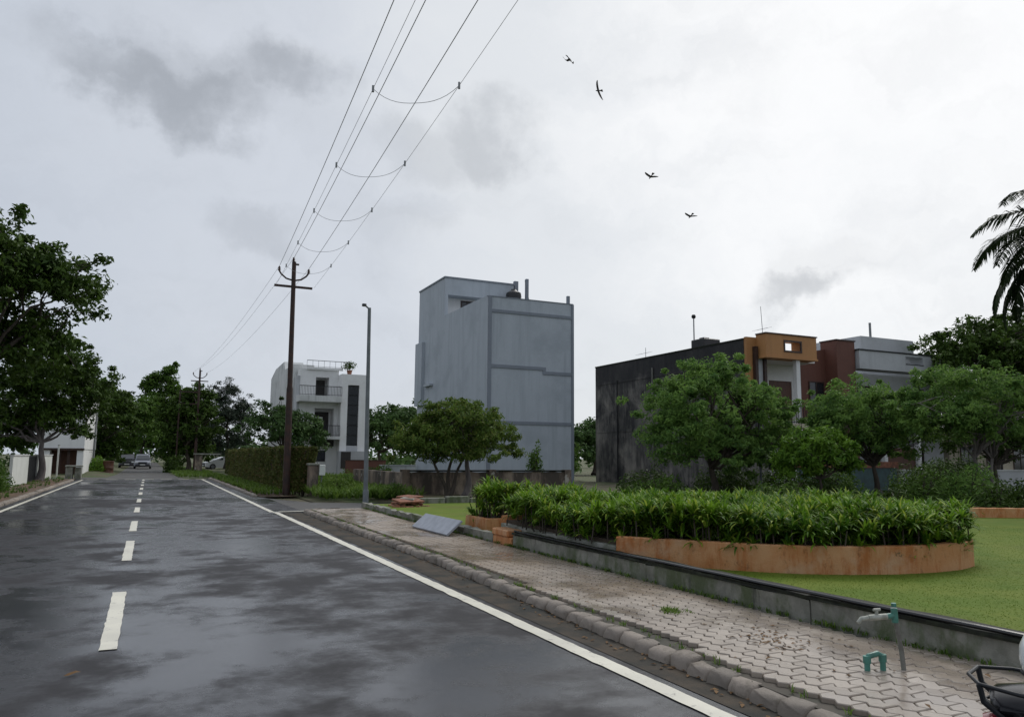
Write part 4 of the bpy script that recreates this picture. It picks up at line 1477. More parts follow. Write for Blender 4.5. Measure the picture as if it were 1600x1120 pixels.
for k in range(2):
    m = MB(); m.bbox(-5.0 + k * .0, -4.5, 73.2 + k * 1.6, 73.7 + k * 1.6, 0, 1.7, .02); m.build('shaft', 'brick_red', gp2)
    m = MB(); m.bbox(-5.05, -4.45, 73.15 + k * 1.6, 73.75 + k * 1.6, 1.702, 1.8, .02); m.build('cap', 'grey_plaster', gp2)
op = thing('rusty_drum', (-2.9, 74, 0), 'rusty brown drum at the edge of the far left road', 'drum')
MB().lathe([(.0, 0), (.42, 0), (.44, .03), (.42, .06), (.42, .42), (.44, .45), (.42, .48), (.42, .95), (.44, 1.0), (.40, 1.02), (.0, 1.0)], (-3.05, 74, 0), 18).build('barrel', 'brown_door', op, True)
sp2 = thing('stone_pillar', (3.3, 74, 0), 'squat grey-brown pillar with flat slab under the right roadside tree', 'pillar')
m = MB(); m.bbox(3.75, 4.35, 74, 74.6, 0, 1.6, .03); m.build('shaft', 'stained_wall', sp2)
m = MB(); m.bbox(3.6, 5.9, 73.9, 74.8, 1.602, 1.72, .02); m.build('slab', 'grey_plaster', sp2)

# leaning slab and brick heap
sl = MB()
sl.bbox(-1.0, 1.0, -.20, .20, -.022, .022, .005)
sl.xf(Matrix.Translation((5.30, 14.85, .265)) @ Matrix.Rotation(R(-89), 4, 'Z') @ Matrix.Rotation(R(40), 4, 'X'))
tag(sl.build('leaning_slab', 'slab_grey'), 'plain blue-grey slab leaning on the low wall above the footpath', 'slab')
bk = thing('brick_heap', (6.7, 21.8, .1), 'broken heap of orange bricks and slabs at the footpath corner', 'bricks')
brk = MB(); brk.bbox(-.11, .11, -.05, .05, 0, .07, .006)
bme = brk.mesh('brick'); bme.materials.append(M['brick_red'])
for k in range(34):
    o = bpy.data.objects.new('brick', bme); C.objects.link(o); o.parent = bk
    lay = 0 if k < 16 else 1 if k < 28 else 2
    o.location = (rnd.uniform(-.38, .62) * (1 - lay * .2), rnd.uniform(-.9, .5) * (1 - .2 * lay), .04 + lay * .075 + rnd.uniform(0, .02))
    o.rotation_euler = (rnd.uniform(-.15, .15), rnd.uniform(-.15, .15), rnd.uniform(0, 3.1))
for k in range(3):
    m = MB(); m.bbox(-.45, .45, -.2, .2, 0, .05, .008)
    m.xf(Matrix.Translation((6.75 + .15 * k, 21.3 + .4 * k, .34 + .03 * k)) @ Matrix.Rotation(.4 + k * .7, 4, 'Z') @ Matrix.Rotation(.2 - .15 * k, 4, 'X'))
    m.build('slab', 'brick_red' if k != 1 else 'grey_plaster', bk)


# ================================================================== POLES, WIRES
def utility_pole(label, x, y, h, lean, s=1., hframe=False):
    t = thing('utility_pole', (x, y, 0), label, 'utility pole', 'overhead line poles')
    X = lambda z: x + lean * z
    MB().tube([(X(0), y, -.2), (X(h * .45), y, h * .45), (X(h * .46), y, h * .46), (X(h), y, h)], [.145 * s, .125 * s, .105 * s, .085 * s], 12).build('pole', 'rust_pole', t, True)
    zc = h - 1.05
    m = MB(); m.box(X(zc) - .76, X(zc) + .76, y - .07, y - .01, zc - .04, zc + .05); m.build('crossarm', 'rust_pole', t)
    m = MB()
    for sg in (-1, 1):
        m.tube([(X(zc) + sg * .05, y, zc + .28), (X(zc) + sg * .3, y, zc + .34), (X(zc) + sg * .5, y, zc + .5), (X(zc) + sg * .58, y, zc + .62)], .035, 8)
    m.build('bracket', 'rust_pole', t)
    for dx, z in ((-.58, zc + .62), (.60, zc + .62), (-.02, h)):
        MB().lathe([(.0, 0), (.03, 0), (.07, .03), (.04, .07), (.06, .1), (.035, .13), (.05, .16), (.02, .2), (.0, .2)], (X(z) + dx, y, z), 12).build('insulator', 'insulator', t, True)
    m = MB(); m.box(X(h) - .05, X(h) + .2, y - .04, y + .04, h - .12, h - .06); m.build('top_bracket', 'rust_pole', t)
    if hframe:
        m = MB()
        for zz in (6.3, 7.4):
            m.box(X(0) - 1.62, X(0) + .1, y - .05, y + .05, zz - .06, zz + .06)
        m.box(X(0) - 1.68, X(0) - 1.55, y - .07, y + .07, 0, 7.6)
        m.build('h_frame', 'rust_pole', t)
    return t


utility_pole('dark rusty utility pole standing at the end of the clipped hedge', 5.03, 31.8, 9.5, -.010)
utility_pole('distant utility pole with H-shaped frame rising above the far trees', 3.9, 77.5, 9.5, 0., 1., True)


def wire(label, a, b, sag, r, name='conductor_wire', ext=None):
    a, b = Vector(a), Vector(b)
    pts = [a.lerp(b, i / 30) - Vector((0, 0, sag * 4 * (i / 30) * (1 - i / 30))) for i in range(31)]
    return tag(MB().tube(pts, r, 6).build(name, 'wire_metal', None, True), label, 'power wire', 'overhead line wires'), pts


wires = [('leftmost thick power wire crossing the sky from the near pole', (4.36, 31.8, 9.28), (1.35, -18, 9.6), .55),
         ('middle thick power wire from the near pole\'s top', (4.93, 31.8, 9.70), (2.0, -18, 9.9), .6),
         ('rightmost thick power wire crossing the sky from the near pole', (5.54, 31.8, 9.28), (2.7, -18, 9.6), .55)]
for l, a, b, s in wires:
    wire(l, a, b, s, .008)
g1, p1 = wire('thin left guard wire carrying the hanging loops', (4.27, 31.8, 8.50), (1.55, -18, 8.9), .55, .0042, 'guard_wire')
g2, p2_ = wire('thin right guard wire carrying the hanging loops', (5.78, 31.8, 8.50), (2.75, -18, 8.9), .55, .0042, 'guard_wire')
for l, xa, xb, za in (('left wire running on to the distant pole', 4.36, 3.3, 9.28), ('top wire running on to the distant pole', 4.93, 3.9, 9.70), ('right wire running on to the distant pole', 5.54, 4.5, 9.28)):
    wire(l, (xa, 31.8, za), (xb, 77.5, za), .6, .0055)


def on(pts, y):
    for a, b in zip(pts[:-1], pts[1:]):
        if (a.y - y) * (b.y - y) <= 0:
            return a.lerp(b, (a.y - y) / (a.y - b.y))


ords = ['nearest the camera', 'second from the camera', 'third from the camera', 'fourth from the camera', 'closest to the pole']
for k, yy in enumerate((12.6, 16.6, 20.3, 24.0, 27.6)):
    a, b = on(p1, yy + .3), on(p2_, yy - .5)
    pts = []
    for i in range(15):
        u = i / 14
        pts.append(a.lerp(b, u) - Vector((0, 0, .30 * (1 - abs(2 * u - 1) ** 2.6))))
    lp = thing('cradle_loop', tuple(a), 'drooping guard loop slung under the wires, ' + ords[k], 'wire loop', 'guard loops under the wires')
    MB().tube(pts, .0052, 6).build('loop', 'wire_metal', lp, True)
    for c in (a, b):
        MB().lathe([(.0, -.07), (.022, -.06), (.022, .06), (.0, .07)], tuple(c), 8).build('clamp', 'galv_steel', lp)


def street_lamp(label, x, y, h, r, mat, arm=(-.35, 0), lean=0.):
    t = thing('street_lamp', (x, y, 0), label, 'street lamp', 'street lamps')
    MB().tube([(x, y, -.1), (x + lean * h * .5, y, h * .5), (x + lean * h, y, h)], [r, r * .85, r * .7], 12).build('post', mat, t, True)
    MB().lathe([(r * 1.25, -.02), (r * 1.25, .45), (r * 1.1, .5), (0, .5)], (x, y, .05), 12).build('base', mat, t, True)
    m = MB(); m.tube([(x + lean * h, y, h - .04), (x + lean * h + arm[0], y + arm[1], h + .06)], [.03, .025], 8); m.build('arm', mat, t, True)
    hx, hy = x + lean * h + arm[0], y + arm[1]
    m = MB()
    m.loft([[(hx + dx * w + arm[0] * u, hy + dy * w + arm[1] * u - abs(arm[0]) * 0, h + .06 + dz) for dx, dy, dz in ((0, -.09, -.02), (0, .09, -.02), (0, .07, .05), (0, -.07, .05))] for u, w in ((-.15, .8), (.3, 1), (.75, .7))])
    m.build('lamp_head', 'dark_steel', t)
    MB().box(hx + min(0, arm[0] * .5), hx + .04, hy - .05, hy + .05, h + .03, h + .038).build('lens', 'lens', t)
    return t


street_lamp('grey street lamp post with short arm at the side road corner', 6.24, 24.07, 6.35, .075, 'lamp_paint', (-.14, -.02), -.012)
street_lamp('slim street lamp by the left trees with the taller post', -4.35, 76, 6.9, .07, 'galv_steel', (.25, 0), .008)
street_lamp('slim darker lamp post just before the taller left lamp', -4.75, 70, 5.2, .07, 'lamp_paint', (.2, 0))
street_lamp('thin blue-grey garden lamp post among the park trees', 19.9, 21.4, 4.2, .045, 'lamp_paint', (.12, 0))


# ================================================================== TAP, PIPE
tp = thing('standpipe_tap', (4.95, 3.97, .12), 'grey standpipe with green fittings and a tap over the wet pavers', 'tap')
MB().tube([(4.96, 3.97, .09), (4.955, 3.98, .25), (4.93, 4.0, .50)], .017, 10).build('pipe', 'pipe_grey', tp, True)
m = MB()
m.tube([(4.93, 4.0, .45), (4.925, 4.0, .55)], .023, 12)
m.tube([(4.927, 4.0, .50), (4.87, 4.02, .493)], .02, 12)
m.tube([(4.925, 4.0, .56), (4.923, 4.0, .585)], .018, 10)
m.build('elbow', 'pvc_green', tp, True)
m = MB()
m.tube([(4.87, 4.02, .493), (4.74, 4.065, .485)], .021, 12)
m.tube([(4.80, 4.045, .49), (4.80, 4.045, .535)], .012, 8)
m.tube([(4.775, 4.05, .54), (4.83, 4.04, .54)], .01, 8)
m.build('valve', 'pvc_dirty', tp, True)
m = MB()
m.tube([(4.74, 4.065, .485), (4.69, 4.085, .478), (4.665, 4.092, .45)], [.017, .016, .014], 12)
m.build('spout', 'pvc_dirty', tp, True)
up = thing('pipe_loop', (4.75, 4.05, .12), 'green plastic U-shaped pipe stub standing out of the pavers', 'pipe')
m = MB()
m.tube([(4.71, 4.07, .08), (4.71, 4.07, .20), (4.722, 4.066, .222), (4.79, 4.045, .24), (4.815, 4.035, .225), (4.82, 4.03, .20), (4.82, 4.03, .08)], .020, 12)
m.build('pipe', 'pvc_green', up, True)
m = MB()
for p in ((4.71, 4.07, .175), (4.82, 4.03, .185)):
    m.tube([(p[0], p[1], p[2]), (p[0], p[1], p[2] + .05)], .027, 12)
m.build('collar', 'pvc_green', up, True)


# ================================================================== TREES
PK = 'trees along the park'
tree('roadside_tree', 'huge dark roadside tree overhanging the road at the left edge', (-6.3, 34.5, 0), (-5.9, 34.5, 4.6),
     [(-6.5, 35, 8.2, 3.0, 3.2, 2.8, 150), (-4.3, 35.5, 8.1, 2.2, 2.4, 1.7, 90), (-7.5, 34, 5.2, 2.6, 2.5, 2.4, 80), (-5.0, 36, 5.4, 2.2, 2.4, 1.9, 80), (-7.8, 34.5, 11.2, 1.6, 2, .8, 26), (-7.2, 35, 3.4, 1.8, 2, 1.4, 60)],
     .24, 'leaf_dark', .26, 70, .62, 'bark', 101, nlimb=22)
tree('roadside_tree', 'dark round roadside tree whose pale trunk stands by the white panels', (-5.35, 49, 0), (-5.2, 49, 2.2),
     [(-4.6, 49.5, 5.6, 2.5, 2.6, 2.0, 130), (-6.2, 49, 4.6, 2.3, 2.3, 2.0, 90), (-3.6, 50, 4.6, 1.3, 1.8, 1.5, 50), (-5.4, 49.5, 3.3, 2.2, 2.2, 1.1, 70), (-7.6, 50, 2.6, 1.5, 2, 1.5, 70)],
     .22, 'leaf_dark', .26, 60, .6, 'bark_pale', 102, nlimb=16)
tree('roadside_tree', 'dark leafy tree just behind the far left lamp posts', (-5.4, 82, 0), (-5.2, 82, 2.4),
     [(-4.0, 82, 5.2, 2.8, 3, 3.2, 130), (-6.5, 84, 5.5, 3, 3, 3.2, 90), (-4.6, 82, 2.2, 2.0, 2, 1.8, 70)], .25, 'leaf_dark', .4, 50, .8, 'bark', 103)
tree('roadside_tree', 'broad tree arching over the far road left of the parked car', (-4.6, 108, 0), (-4, 108, 3),
     [(-2.0, 110, 5.6, 3.6, 4, 3.8, 150), (-5.5, 110, 7, 3.5, 4, 4, 90), (-4.6, 110, 2.4, 3, 3, 2.2, 80)], .3, 'leaf_mid', .45, 50, .95, 'bark', 104)
tree('roadside_tree', 'tall tree with separate rounded crown lobes above the far road', (2.6, 122, 0), (2.2, 122, 6),
     [(.6, 122, 6.0, 3.4, 4, 4.6, 150), (.9, 122, 11.8, 2.0, 2, 1.6, 40), (2.2, 122, 13.6, .9, 1, .8, 16), (2.6, 122, 10.5, 1.3, 1.5, 1.2, 26), (-.9, 122, 10.8, .9, 1, .8, 14), (3.5, 123, 2.6, 2.2, 2.4, 2.4, 70)], .32, 'leaf_mid', .5, 50, .9, 'bark', 105)
tree('roadside_tree', 'dark tree closing the far end of the road', (-1.5, 150, 0), (-1, 150, 3),
     [(-2, 150, 5.5, 7, 3, 5.5, 150), (6, 150, 5, 6, 3, 5, 110)], .4, 'leaf_dark', .7, 40, 1.3, 'bark', 106)
tree('roadside_tree', 'dense dark tree round the distant pole on the right of the road', (3.4, 79, 0), (3.3, 79, 2.2),
     [(3.3, 80, 4.6, 2.7, 3, 2.9, 150), (3.9, 80, 7.1, 1.3, 1.6, 1.0, 36), (1.6, 80, 5.6, 1.1, 1.4, 1.2, 30), (3.6, 80.5, 2.3, 1.9, 2, 1.5, 70)], .26, 'leaf_dark', .38, 55, .75, 'bark', 107)
tree('casuarina_tree', 'feathery grey-green casuarina tree behind the clipped hedge', (7.5, 88, 0), (7.5, 88, 5),
     [(7.4, 88, 4.5, 2.6, 2.6, 3.2, 120), (7.2, 88, 7.8, 1.2, 1.2, 1.6, 46), (9.0, 88, 6.2, 1.1, 1.2, 1.6, 36), (6.2, 88, 7.2, .7, .8, 1.4, 18), (7.6, 88, 2.4, 2.4, 2, 1.7, 70)], .2, 'leaf_needle', .5, 46, .6, 'bark', 108, aspect=.14, droop=-.6)
tree('roadside_tree', 'round green tree between the clipped hedge and the white house', (9.4, 60, 0), (9.2, 60, 2),
     [(8.6, 60, 3.6, 2.2, 2.2, 2.0, 120), (10.6, 59, 2.9, 1.5, 1.6, 1.7, 70)], .16, 'leaf_far', .26, 60, .55, 'bark', 109)
tree('far_tree', 'distant tree between the white house and the grey house', (21, 76, 0), (21, 76, 2),
     [(20.5, 76, 3.8, 3.2, 3, 2.6, 110), (24, 76, 4.6, 2.6, 3, 3.0, 100)], .25, 'leaf_far', .42, 50, .8, 'bark', 110)
tree('far_tree', 'distant tree in the gap between the grey house and the mould-stained house', (40, 66, 0), (40, 66, 2),
     [(37, 66, 2.6, 3, 3, 2.5, 100), (41, 66, 3, 3, 3, 2.6, 100)], .25, 'leaf_far', .4, 50, .8, 'bark', 111)
tree('far_tree', 'low far tree line clump right of the grey house base', (26, 48, 0), (26, 48, 1.2),
     [(25.5, 48, 1.8, 2.2, 2, 1.6, 80)], .15, 'leaf_mid', .25, 50, .5, 'bark', 112)
tree('mango_tree', 'olive mango tree with forked trunk in front of the stained wall', (10.15, 27.2, .1), (10.2, 27.2, .9),
     [(10.5, 27.2, 2.75, 1.75, 1.8, 1.1, 170), (9.2, 27, 2.3, 1.2, 1.4, .85, 90), (10.6, 27, 1.8, 1.6, 1.5, .5, 60), (12.0, 27.4, 2.2, 1.0, 1.2, .75, 50), (8.6, 26.9, 1.9, .7, .9, .6, 26), (12.9, 27.4, 1.85, .35, .4, .3, 8)],
     .12, 'leaf_mango', .17, 60, .36, 'bark', 113, aspect=.3, droop=1.0, nlimb=18, stems=[(9.6, 27.1, 1.35), (10.7, 27.2, 1.4), (10.3, 27.3, 1.6)])
tree('slender_tree', 'short tree with a straight grey trunk right beside the mango tree', (11.05, 27.6, .1), (11.1, 27.6, 1.5),
     [(11.3, 27.6, 2.5, .9, .9, .7, 40)], .15, 'leaf_mango', .17, 50, .36, 'bark_pale', 114, aspect=.3, nlimb=8)
tree('park_tree', 'large bushy park tree before the mould-stained side wall', (18.3, 22.0, .2), (18.2, 22, 1.3),
     [(18.2, 22, 3.4, 2.4, 2.4, 1.65, 190), (20.3, 22.3, 2.9, 1.9, 1.9, 1.5, 130), (16.8, 21.8, 2.5, 1.3, 1.5, 1.1, 70), (18.4, 22, 4.6, 1.2, 1.3, .6, 34), (21.6, 22.4, 2.1, 1.2, 1.2, 1.1, 60), (18.2, 21.6, 1.9, 2.3, 1.8, .8, 90), (20.6, 21.8, 1.7, 1.6, 1.4, .9, 60)],
     .17, 'leaf_park', .16, 75, .34, 'bark', 115, PK, .35, .3, 24)
tree('park_tree', 'small fresh green sapling right of the large bushy park tree', (19.6, 18.4, .2), (19.6, 18.4, 1.0),
     [(19.5, 18.4, 1.9, 1.2, 1.2, .75, 80), (20.3, 18.5, 1.5, .8, .9, .5, 36), (18.7, 18.4, 1.4, .6, .7, .45, 24)], .07, 'leaf_fresh', .17, 55, .32, 'bark', 116, PK, .35, .4, 12)
tree('park_tree', 'spreading park tree in front of the brown and grey houses', (23.6, 19.6, .2), (23.5, 19.6, 1.4),
     [(23.3, 19.8, 3.3, 2.0, 2.0, 1.15, 150), (24.9, 19.9, 2.8, 1.5, 1.6, 1.0, 90), (22.2, 19.7, 2.7, 1.1, 1.3, .8, 56), (23.6, 19.6, 2.1, 1.6, 1.5, .7, 60)], .13, 'leaf_park', .16, 70, .33, 'bark', 117, PK, .35, .3, 20)
tree('park_tree', 'park tree with layered crown below the palm at the right edge', (25.5, 16.8, .2), (25.4, 16.8, 1.3),
     [(25.0, 17, 3.9, 1.9, 2.0, .95, 140), (23.6, 17, 3.0, 1.3, 1.5, .8, 80), (26.6, 17, 3.2, 1.6, 1.7, 1.1, 100), (25.2, 17, 2.7, 1.6, 1.6, .8, 60)], .13, 'leaf_park', .16, 70, .33, 'bark_pale', 118, PK, .35, .3, 20,
     stems=[(24.9, 16.8, 1.7), (25.9, 16.8, 1.7)])
tree('tall_tree', 'tall dark tree rising behind the park trees beneath the palm fronds', (44, 28.5, 0), (44, 28.5, 5),
     [(43.5, 28.5, 7.2, 3.2, 3, 2.6, 170), (46.5, 28, 7.8, 3.4, 3, 2.6, 150), (49.5, 28, 8, 3, 3, 3, 90), (46, 28, 4.4, 4, 3, 2.4, 110)], .3, 'leaf_dark', .3, 60, .7, 'bark', 119, nlimb=20)
tree('garden_tree', 'dim background tree in front of the cream house', (37, 24, 0), (37, 24, 1.4),
     [(36.5, 24, 3.0, 2.2, 2, 1.5, 100), (40, 24, 2.6, 2.2, 2, 1.6, 90)], .15, 'leaf_dark', .22, 55, .5, 'bark', 120)


def bush(name, label, c, r, n, leaf, size, seed, aspect=.45, group=None, stems=7):
    rg = np.random.default_rng(seed)
    root = thing(name, (c[0], c[1], c[2]), label, 'bush', group)
    d = unit(rg.normal(0, 1, (n, 3)))
    d[:, 2] = np.abs(d[:, 2]) * 1.0
    lump = 1 + .22 * np.sin(d[:, 0:1] * 5 + seed) * np.cos(d[:, 1:2] * 4 + seed)
    P = np.array(c) + d * (rg.uniform(0, 1, (n, 1)) ** .38) * np.array(r) * lump
    quads_mesh('foliage', leaf_quads(rg, P, d, size, aspect), 4, leaf, root, c)
    m = MB()
    for k in range(stems):
        a = rg.uniform(0, 6.28); u = rg.uniform(.2, .6)
        m.tube([(c[0], c[1], c[2] - .05), (c[0] + math.cos(a) * r[0] * u * .5, c[1] + math.sin(a) * r[1] * u * .5, c[2] + r[2] * .45), (c[0] + math.cos(a) * r[0] * u, c[1] + math.sin(a) * r[1] * u, c[2] + r[2] * .85)], [.03, .02, .008], 5)
    m.build('stems', 'bark', root)['kind'] = 'stuff'
    return root


# far woods that read as one mass behind everything
rg = np.random.default_rng(61)
cl = []
for x0_, x1_, y_, h_ in ((-70, -12, 118, 9), (-14, 12, 172, 9.5), (8, 40, 128, 8), (10, 30, 96, 3.6), (36, 90, 112, 6), (30, 44, 78, 3.4), (60, 120, 70, 6)):
    for q in range(int((x1_ - x0_) * h_ / 2.2)):
        cl.append((rg.uniform(x0_, x1_), y_ + rg.normal(0, 3), rg.uniform(0, 1) ** .8 * h_ * (.75 + .25 * math.sin(x0_ + q * .013 + rg.uniform(0, 2)))))
cl = np.array(cl)
off = rg.normal(0, .85, (len(cl), 26, 3)) * np.array([1, .8, .75])
P_ = (cl[:, None, :] + off).reshape(-1, 3)
P_[:, 2] = np.abs(P_[:, 2])
o = quads_mesh('far_woods', leaf_quads(rg, P_, unit(off.reshape(-1, 3)), .8, .6), 4, 'leaf_far')
tag(o, 'distant belt of trees behind the houses and the far road', 'woods', kind='stuff')
bush('verge_bush', 'dark green bush on the left verge at the picture edge', (-5.9, 35.2, .05), (1.35, 1.5, 1.75), 5200, 'leaf_mid', .14, 201)
bush('far_bush', 'yellow-green clipped bush beside the rusty drum on the far left', (-3.9, 74.5, 0), (.9, 1.6, 1.35), 1800, 'leaf_fresh', .2, 202)
bush('far_bush', 'dark rounded bush at the left foot of the right roadside tree', (2.1, 76, 0), (.9, 1.2, 1.5), 1500, 'leaf_dark', .22, 203)
bush('lot_bush', 'weedy bush beside the street lamp on the vacant lot', (6.9, 30.6, .05), (.8, .8, .95), 2400, 'weed_leaf', .12, 204, .3)
bush('lot_bush', 'leafy shrub in the vacant lot by the cream wall', (12.2, 44, .1), (1.3, 1.1, .95), 2200, 'leaf_mid', .16, 205)
bush('lot_bush', 'low shrub at the left end of the stained wall', (8.4, 28.3, .05), (.75, .6, .55), 1700, 'leaf_mid', .11, 206)
bush('wall_shrub', 'upright thin shrub against the grey house by its right corner', (15.3, 30.2, .2), (.42, .4, 2.0), 1500, 'leaf_mid', .13, 207)
SH = 'shrubs behind the lawn edge'
for i, (x, y, rx, ry, rz, lf, lab) in enumerate((
        (17.3, 17.6, 1.3, 1.0, .9, 'leaf_mid', 'low shrub behind the hedge under the bushy park tree'),
        (20.6, 15.6, 1.0, .9, 1.2, 'leaf_mid', 'leafy shrub between the sapling and the spreading park tree'),
        (22.2, 15.2, 1.2, 1.0, 1.35, 'leaf_park', 'arching green shrub before the pale boundary wall'),
        (24.2, 14.4, 1.3, .9, 1.1, 'leaf_dark', 'dark shrub at the foot of the layered park tree'),
        (21.0, 13.6, 1.1, .6, .85, 'leaf_dark', 'dark shrub just behind the orange lawn edging'),
        (26.2, 13.8, 1.4, 1.0, 1.15, 'leaf_dark', 'dark shrub at the far right behind the lawn edging'),
        (19.0, 15.4, .9, .9, .75, 'leaf_dark', 'small dark shrub behind the hedge end'),
        (28.0, 19.5, 2.0, 1.4, 1.6, 'leaf_dark', 'wide dim shrub below the grey house gate'),
        (30.5, 22.5, 2.2, 1.2, 1.5, 'leaf_dark', 'wide dim shrub before the teal wall'),
        (15.0, 20.6, 1.2, 1.0, .9, 'leaf_mid', 'weedy shrub left of the bushy park tree\'s trunk'),
        (20.2, 23.6, 1.5, 1.0, 1.35, 'leaf_dark', 'dark shrub right behind the bushy park tree\'s trunk'),
        (22.8, 23.4, 1.4, 1.0, 1.3, 'leaf_dark', 'dark shrub at the orange house\'s lower pier'),
        (25.4, 23.2, 1.5, 1.0, 1.25, 'leaf_mid', 'shrub beneath the white porch of the orange house'),
        (17.0, 24.2, 1.3, 1.0, 1.1, 'leaf_dark', 'dark shrub at the foot of the mould-stained wall'),
        (33.5, 23.5, 2.0, 1.2, 1.4, 'leaf_dark', 'dim shrub before the brown house'),
        (21.6, 20.4, 1.0, .8, .9, 'leaf_dark', 'small dim shrub under the spreading park tree'))):
    bush('garden_shrub', lab, (x, y, .15), (rx, ry, rz), int(1500 * rx * rz), lf, .15, 220 + i, .35, SH)

# tall clipped roadside hedge
rg = np.random.default_rng(41)
hd = thing('clipped_hedge', (5.5, 44, 0), 'tall clipped brownish hedge running along the right of the road', 'hedge')
n = 42000
u = rg.uniform(0, 1, n) ** 1.5
yy = 31.9 + u * 28
f_ = rg.integers(0, 10, n)
xx = np.where(f_ < 6, 5.05 + np.abs(rg.normal(0, .14, n)), rg.uniform(5.05, 6.2, n))
zz = np.where((f_ >= 6) & (f_ < 8), 1.95 - np.abs(rg.normal(0, .1, n)), rg.uniform(.25, 1.98, n))
end = f_ >= 8
yy = np.where(end, 31.9 + np.abs(rg.normal(0, .15, n)), yy)
xx = xx + .06 * np.sin(yy * 2.2 + zz * 3); zz = zz + .04 * np.sin(yy * 1.3)
P_ = np.stack([xx, yy, zz], 1)
O_ = np.where(end[:, None], np.array([0, -1., .2]), np.where((f_ < 6)[:, None], np.array([-1., 0, .2]), np.array([0, 0, 1.])))
quads_mesh('foliage', leaf_quads(rg, P_, O_, .12, .5, .2, .2, .6), 4, 'leaf_hedge', hd, hd.location[:])
m = MB()
for k in range(150):
    x, y = rg.uniform(5.15, 6.0), 32 + 27.5 * rg.random() ** 1.4
    pts = [(x, y, -.02)]
    for j in range(1, 4):
        pts.append((x + rg.normal(0, .06) * j, y + rg.normal(0, .08) * j, .6 * j))
    m.tube(pts, [.028, .022, .015, .007], 5)
m.build('stems', 'bark', hd)['kind'] = 'stuff'

# palm
pm = thing('palm_tree', (26.7, 13.9, .1), 'feather palm with drooping fronds at the right edge', 'palm tree')
MB().tube([(26.7, 13.9, .05), (26.75, 13.9, .9), (26.65, 13.9, 3), (26.6, 13.9, 5.5), (26.55, 13.9, 8.4)], [.30, .22, .19, .17, .15], 14).build('trunk', 'bark_pale', pm, True)
MB().tube([(26.55, 13.9, 7.4), (26.55, 13.9, 7.9), (26.55, 13.9, 8.85)], [.15, .19, .08], 12).build('crownshaft', 'leaf_mid', pm, True)
rg = np.random.default_rng(51)
top = np.array([26.55, 13.9, 8.75])
for k in range(26):
    az = k * 2.399 + rg.normal(0, .1)
    if k < 12:      # several fronds reach into the picture
        az = math.pi + (-.9, -.25, .15, .55, -.55, .95, .05, -.12, .3, -.4, .6, .1)[k]
    el = (60, 20, 40, -4, -14, 34, -34, 64, 50, 8, -24, -46)[k] if k < 12 else rg.uniform(-20, 75)
    L_ = rg.uniform(3.4, 4.1)
    N_ = 26
    pts = [top.copy()]
    e_ = math.radians(el)
    dirs = []
    for i in range(N_):
        d = np.array([math.cos(az) * math.cos(e_), math.sin(az) * math.cos(e_), math.sin(e_)])
        dirs.append(d)
        pts.append(pts[-1] + d * L_ / N_)
        e_ -= math.radians(3.1 + 1.4 * (i / N_)) * (1.2 if el > 30 else .9)
    fo = MB().tube([tuple(p) for p in pts], [.035 * (1 - .85 * i / N_) for i in range(N_ + 1)], 6).build('frond', 'palm_leaf', pm, True)
    V = []
    for i in range(3, N_ + 1):
        for sgn in (-1, 1):
            for q in range(3):
                p = pts[i - 1] + (pts[i] - pts[i - 1]) * (q * .33)
                d = dirs[i - 1]
                side = np.cross(d, [0, 0, 1.]); side = side / (np.linalg.norm(side) + 1e-6) * sgn
                tt = i / N_
                ln = .78 * math.sin(math.pi * min(1, .18 + .80 * tt)) + .12
                dr = d * .5 + side * .85 + np.array([0, 0, -.05 + rg.normal(0, .16)])
                dr /= np.linalg.norm(dr)
                w = np.cross(dr, [0, 0, 1.]); w = w / (np.linalg.norm(w) + 1e-6) * .028
                mid_ = p + dr * ln * .5
                tip = p + dr * ln * .9 + np.array([0, 0, -.34 * ln])
                V.append([p - w, p + w, mid_ - w * .9 + [0, 0, -.05 * ln], mid_ + w * .9 + [0, 0, -.05 * ln], tip - w * .15, tip + w * .15])
    quads_mesh('leaflets', np.array(V), 6, 'palm_leaf', fo, pm.location[:], [(0, 1, 3, 2), (2, 3, 5, 4)])


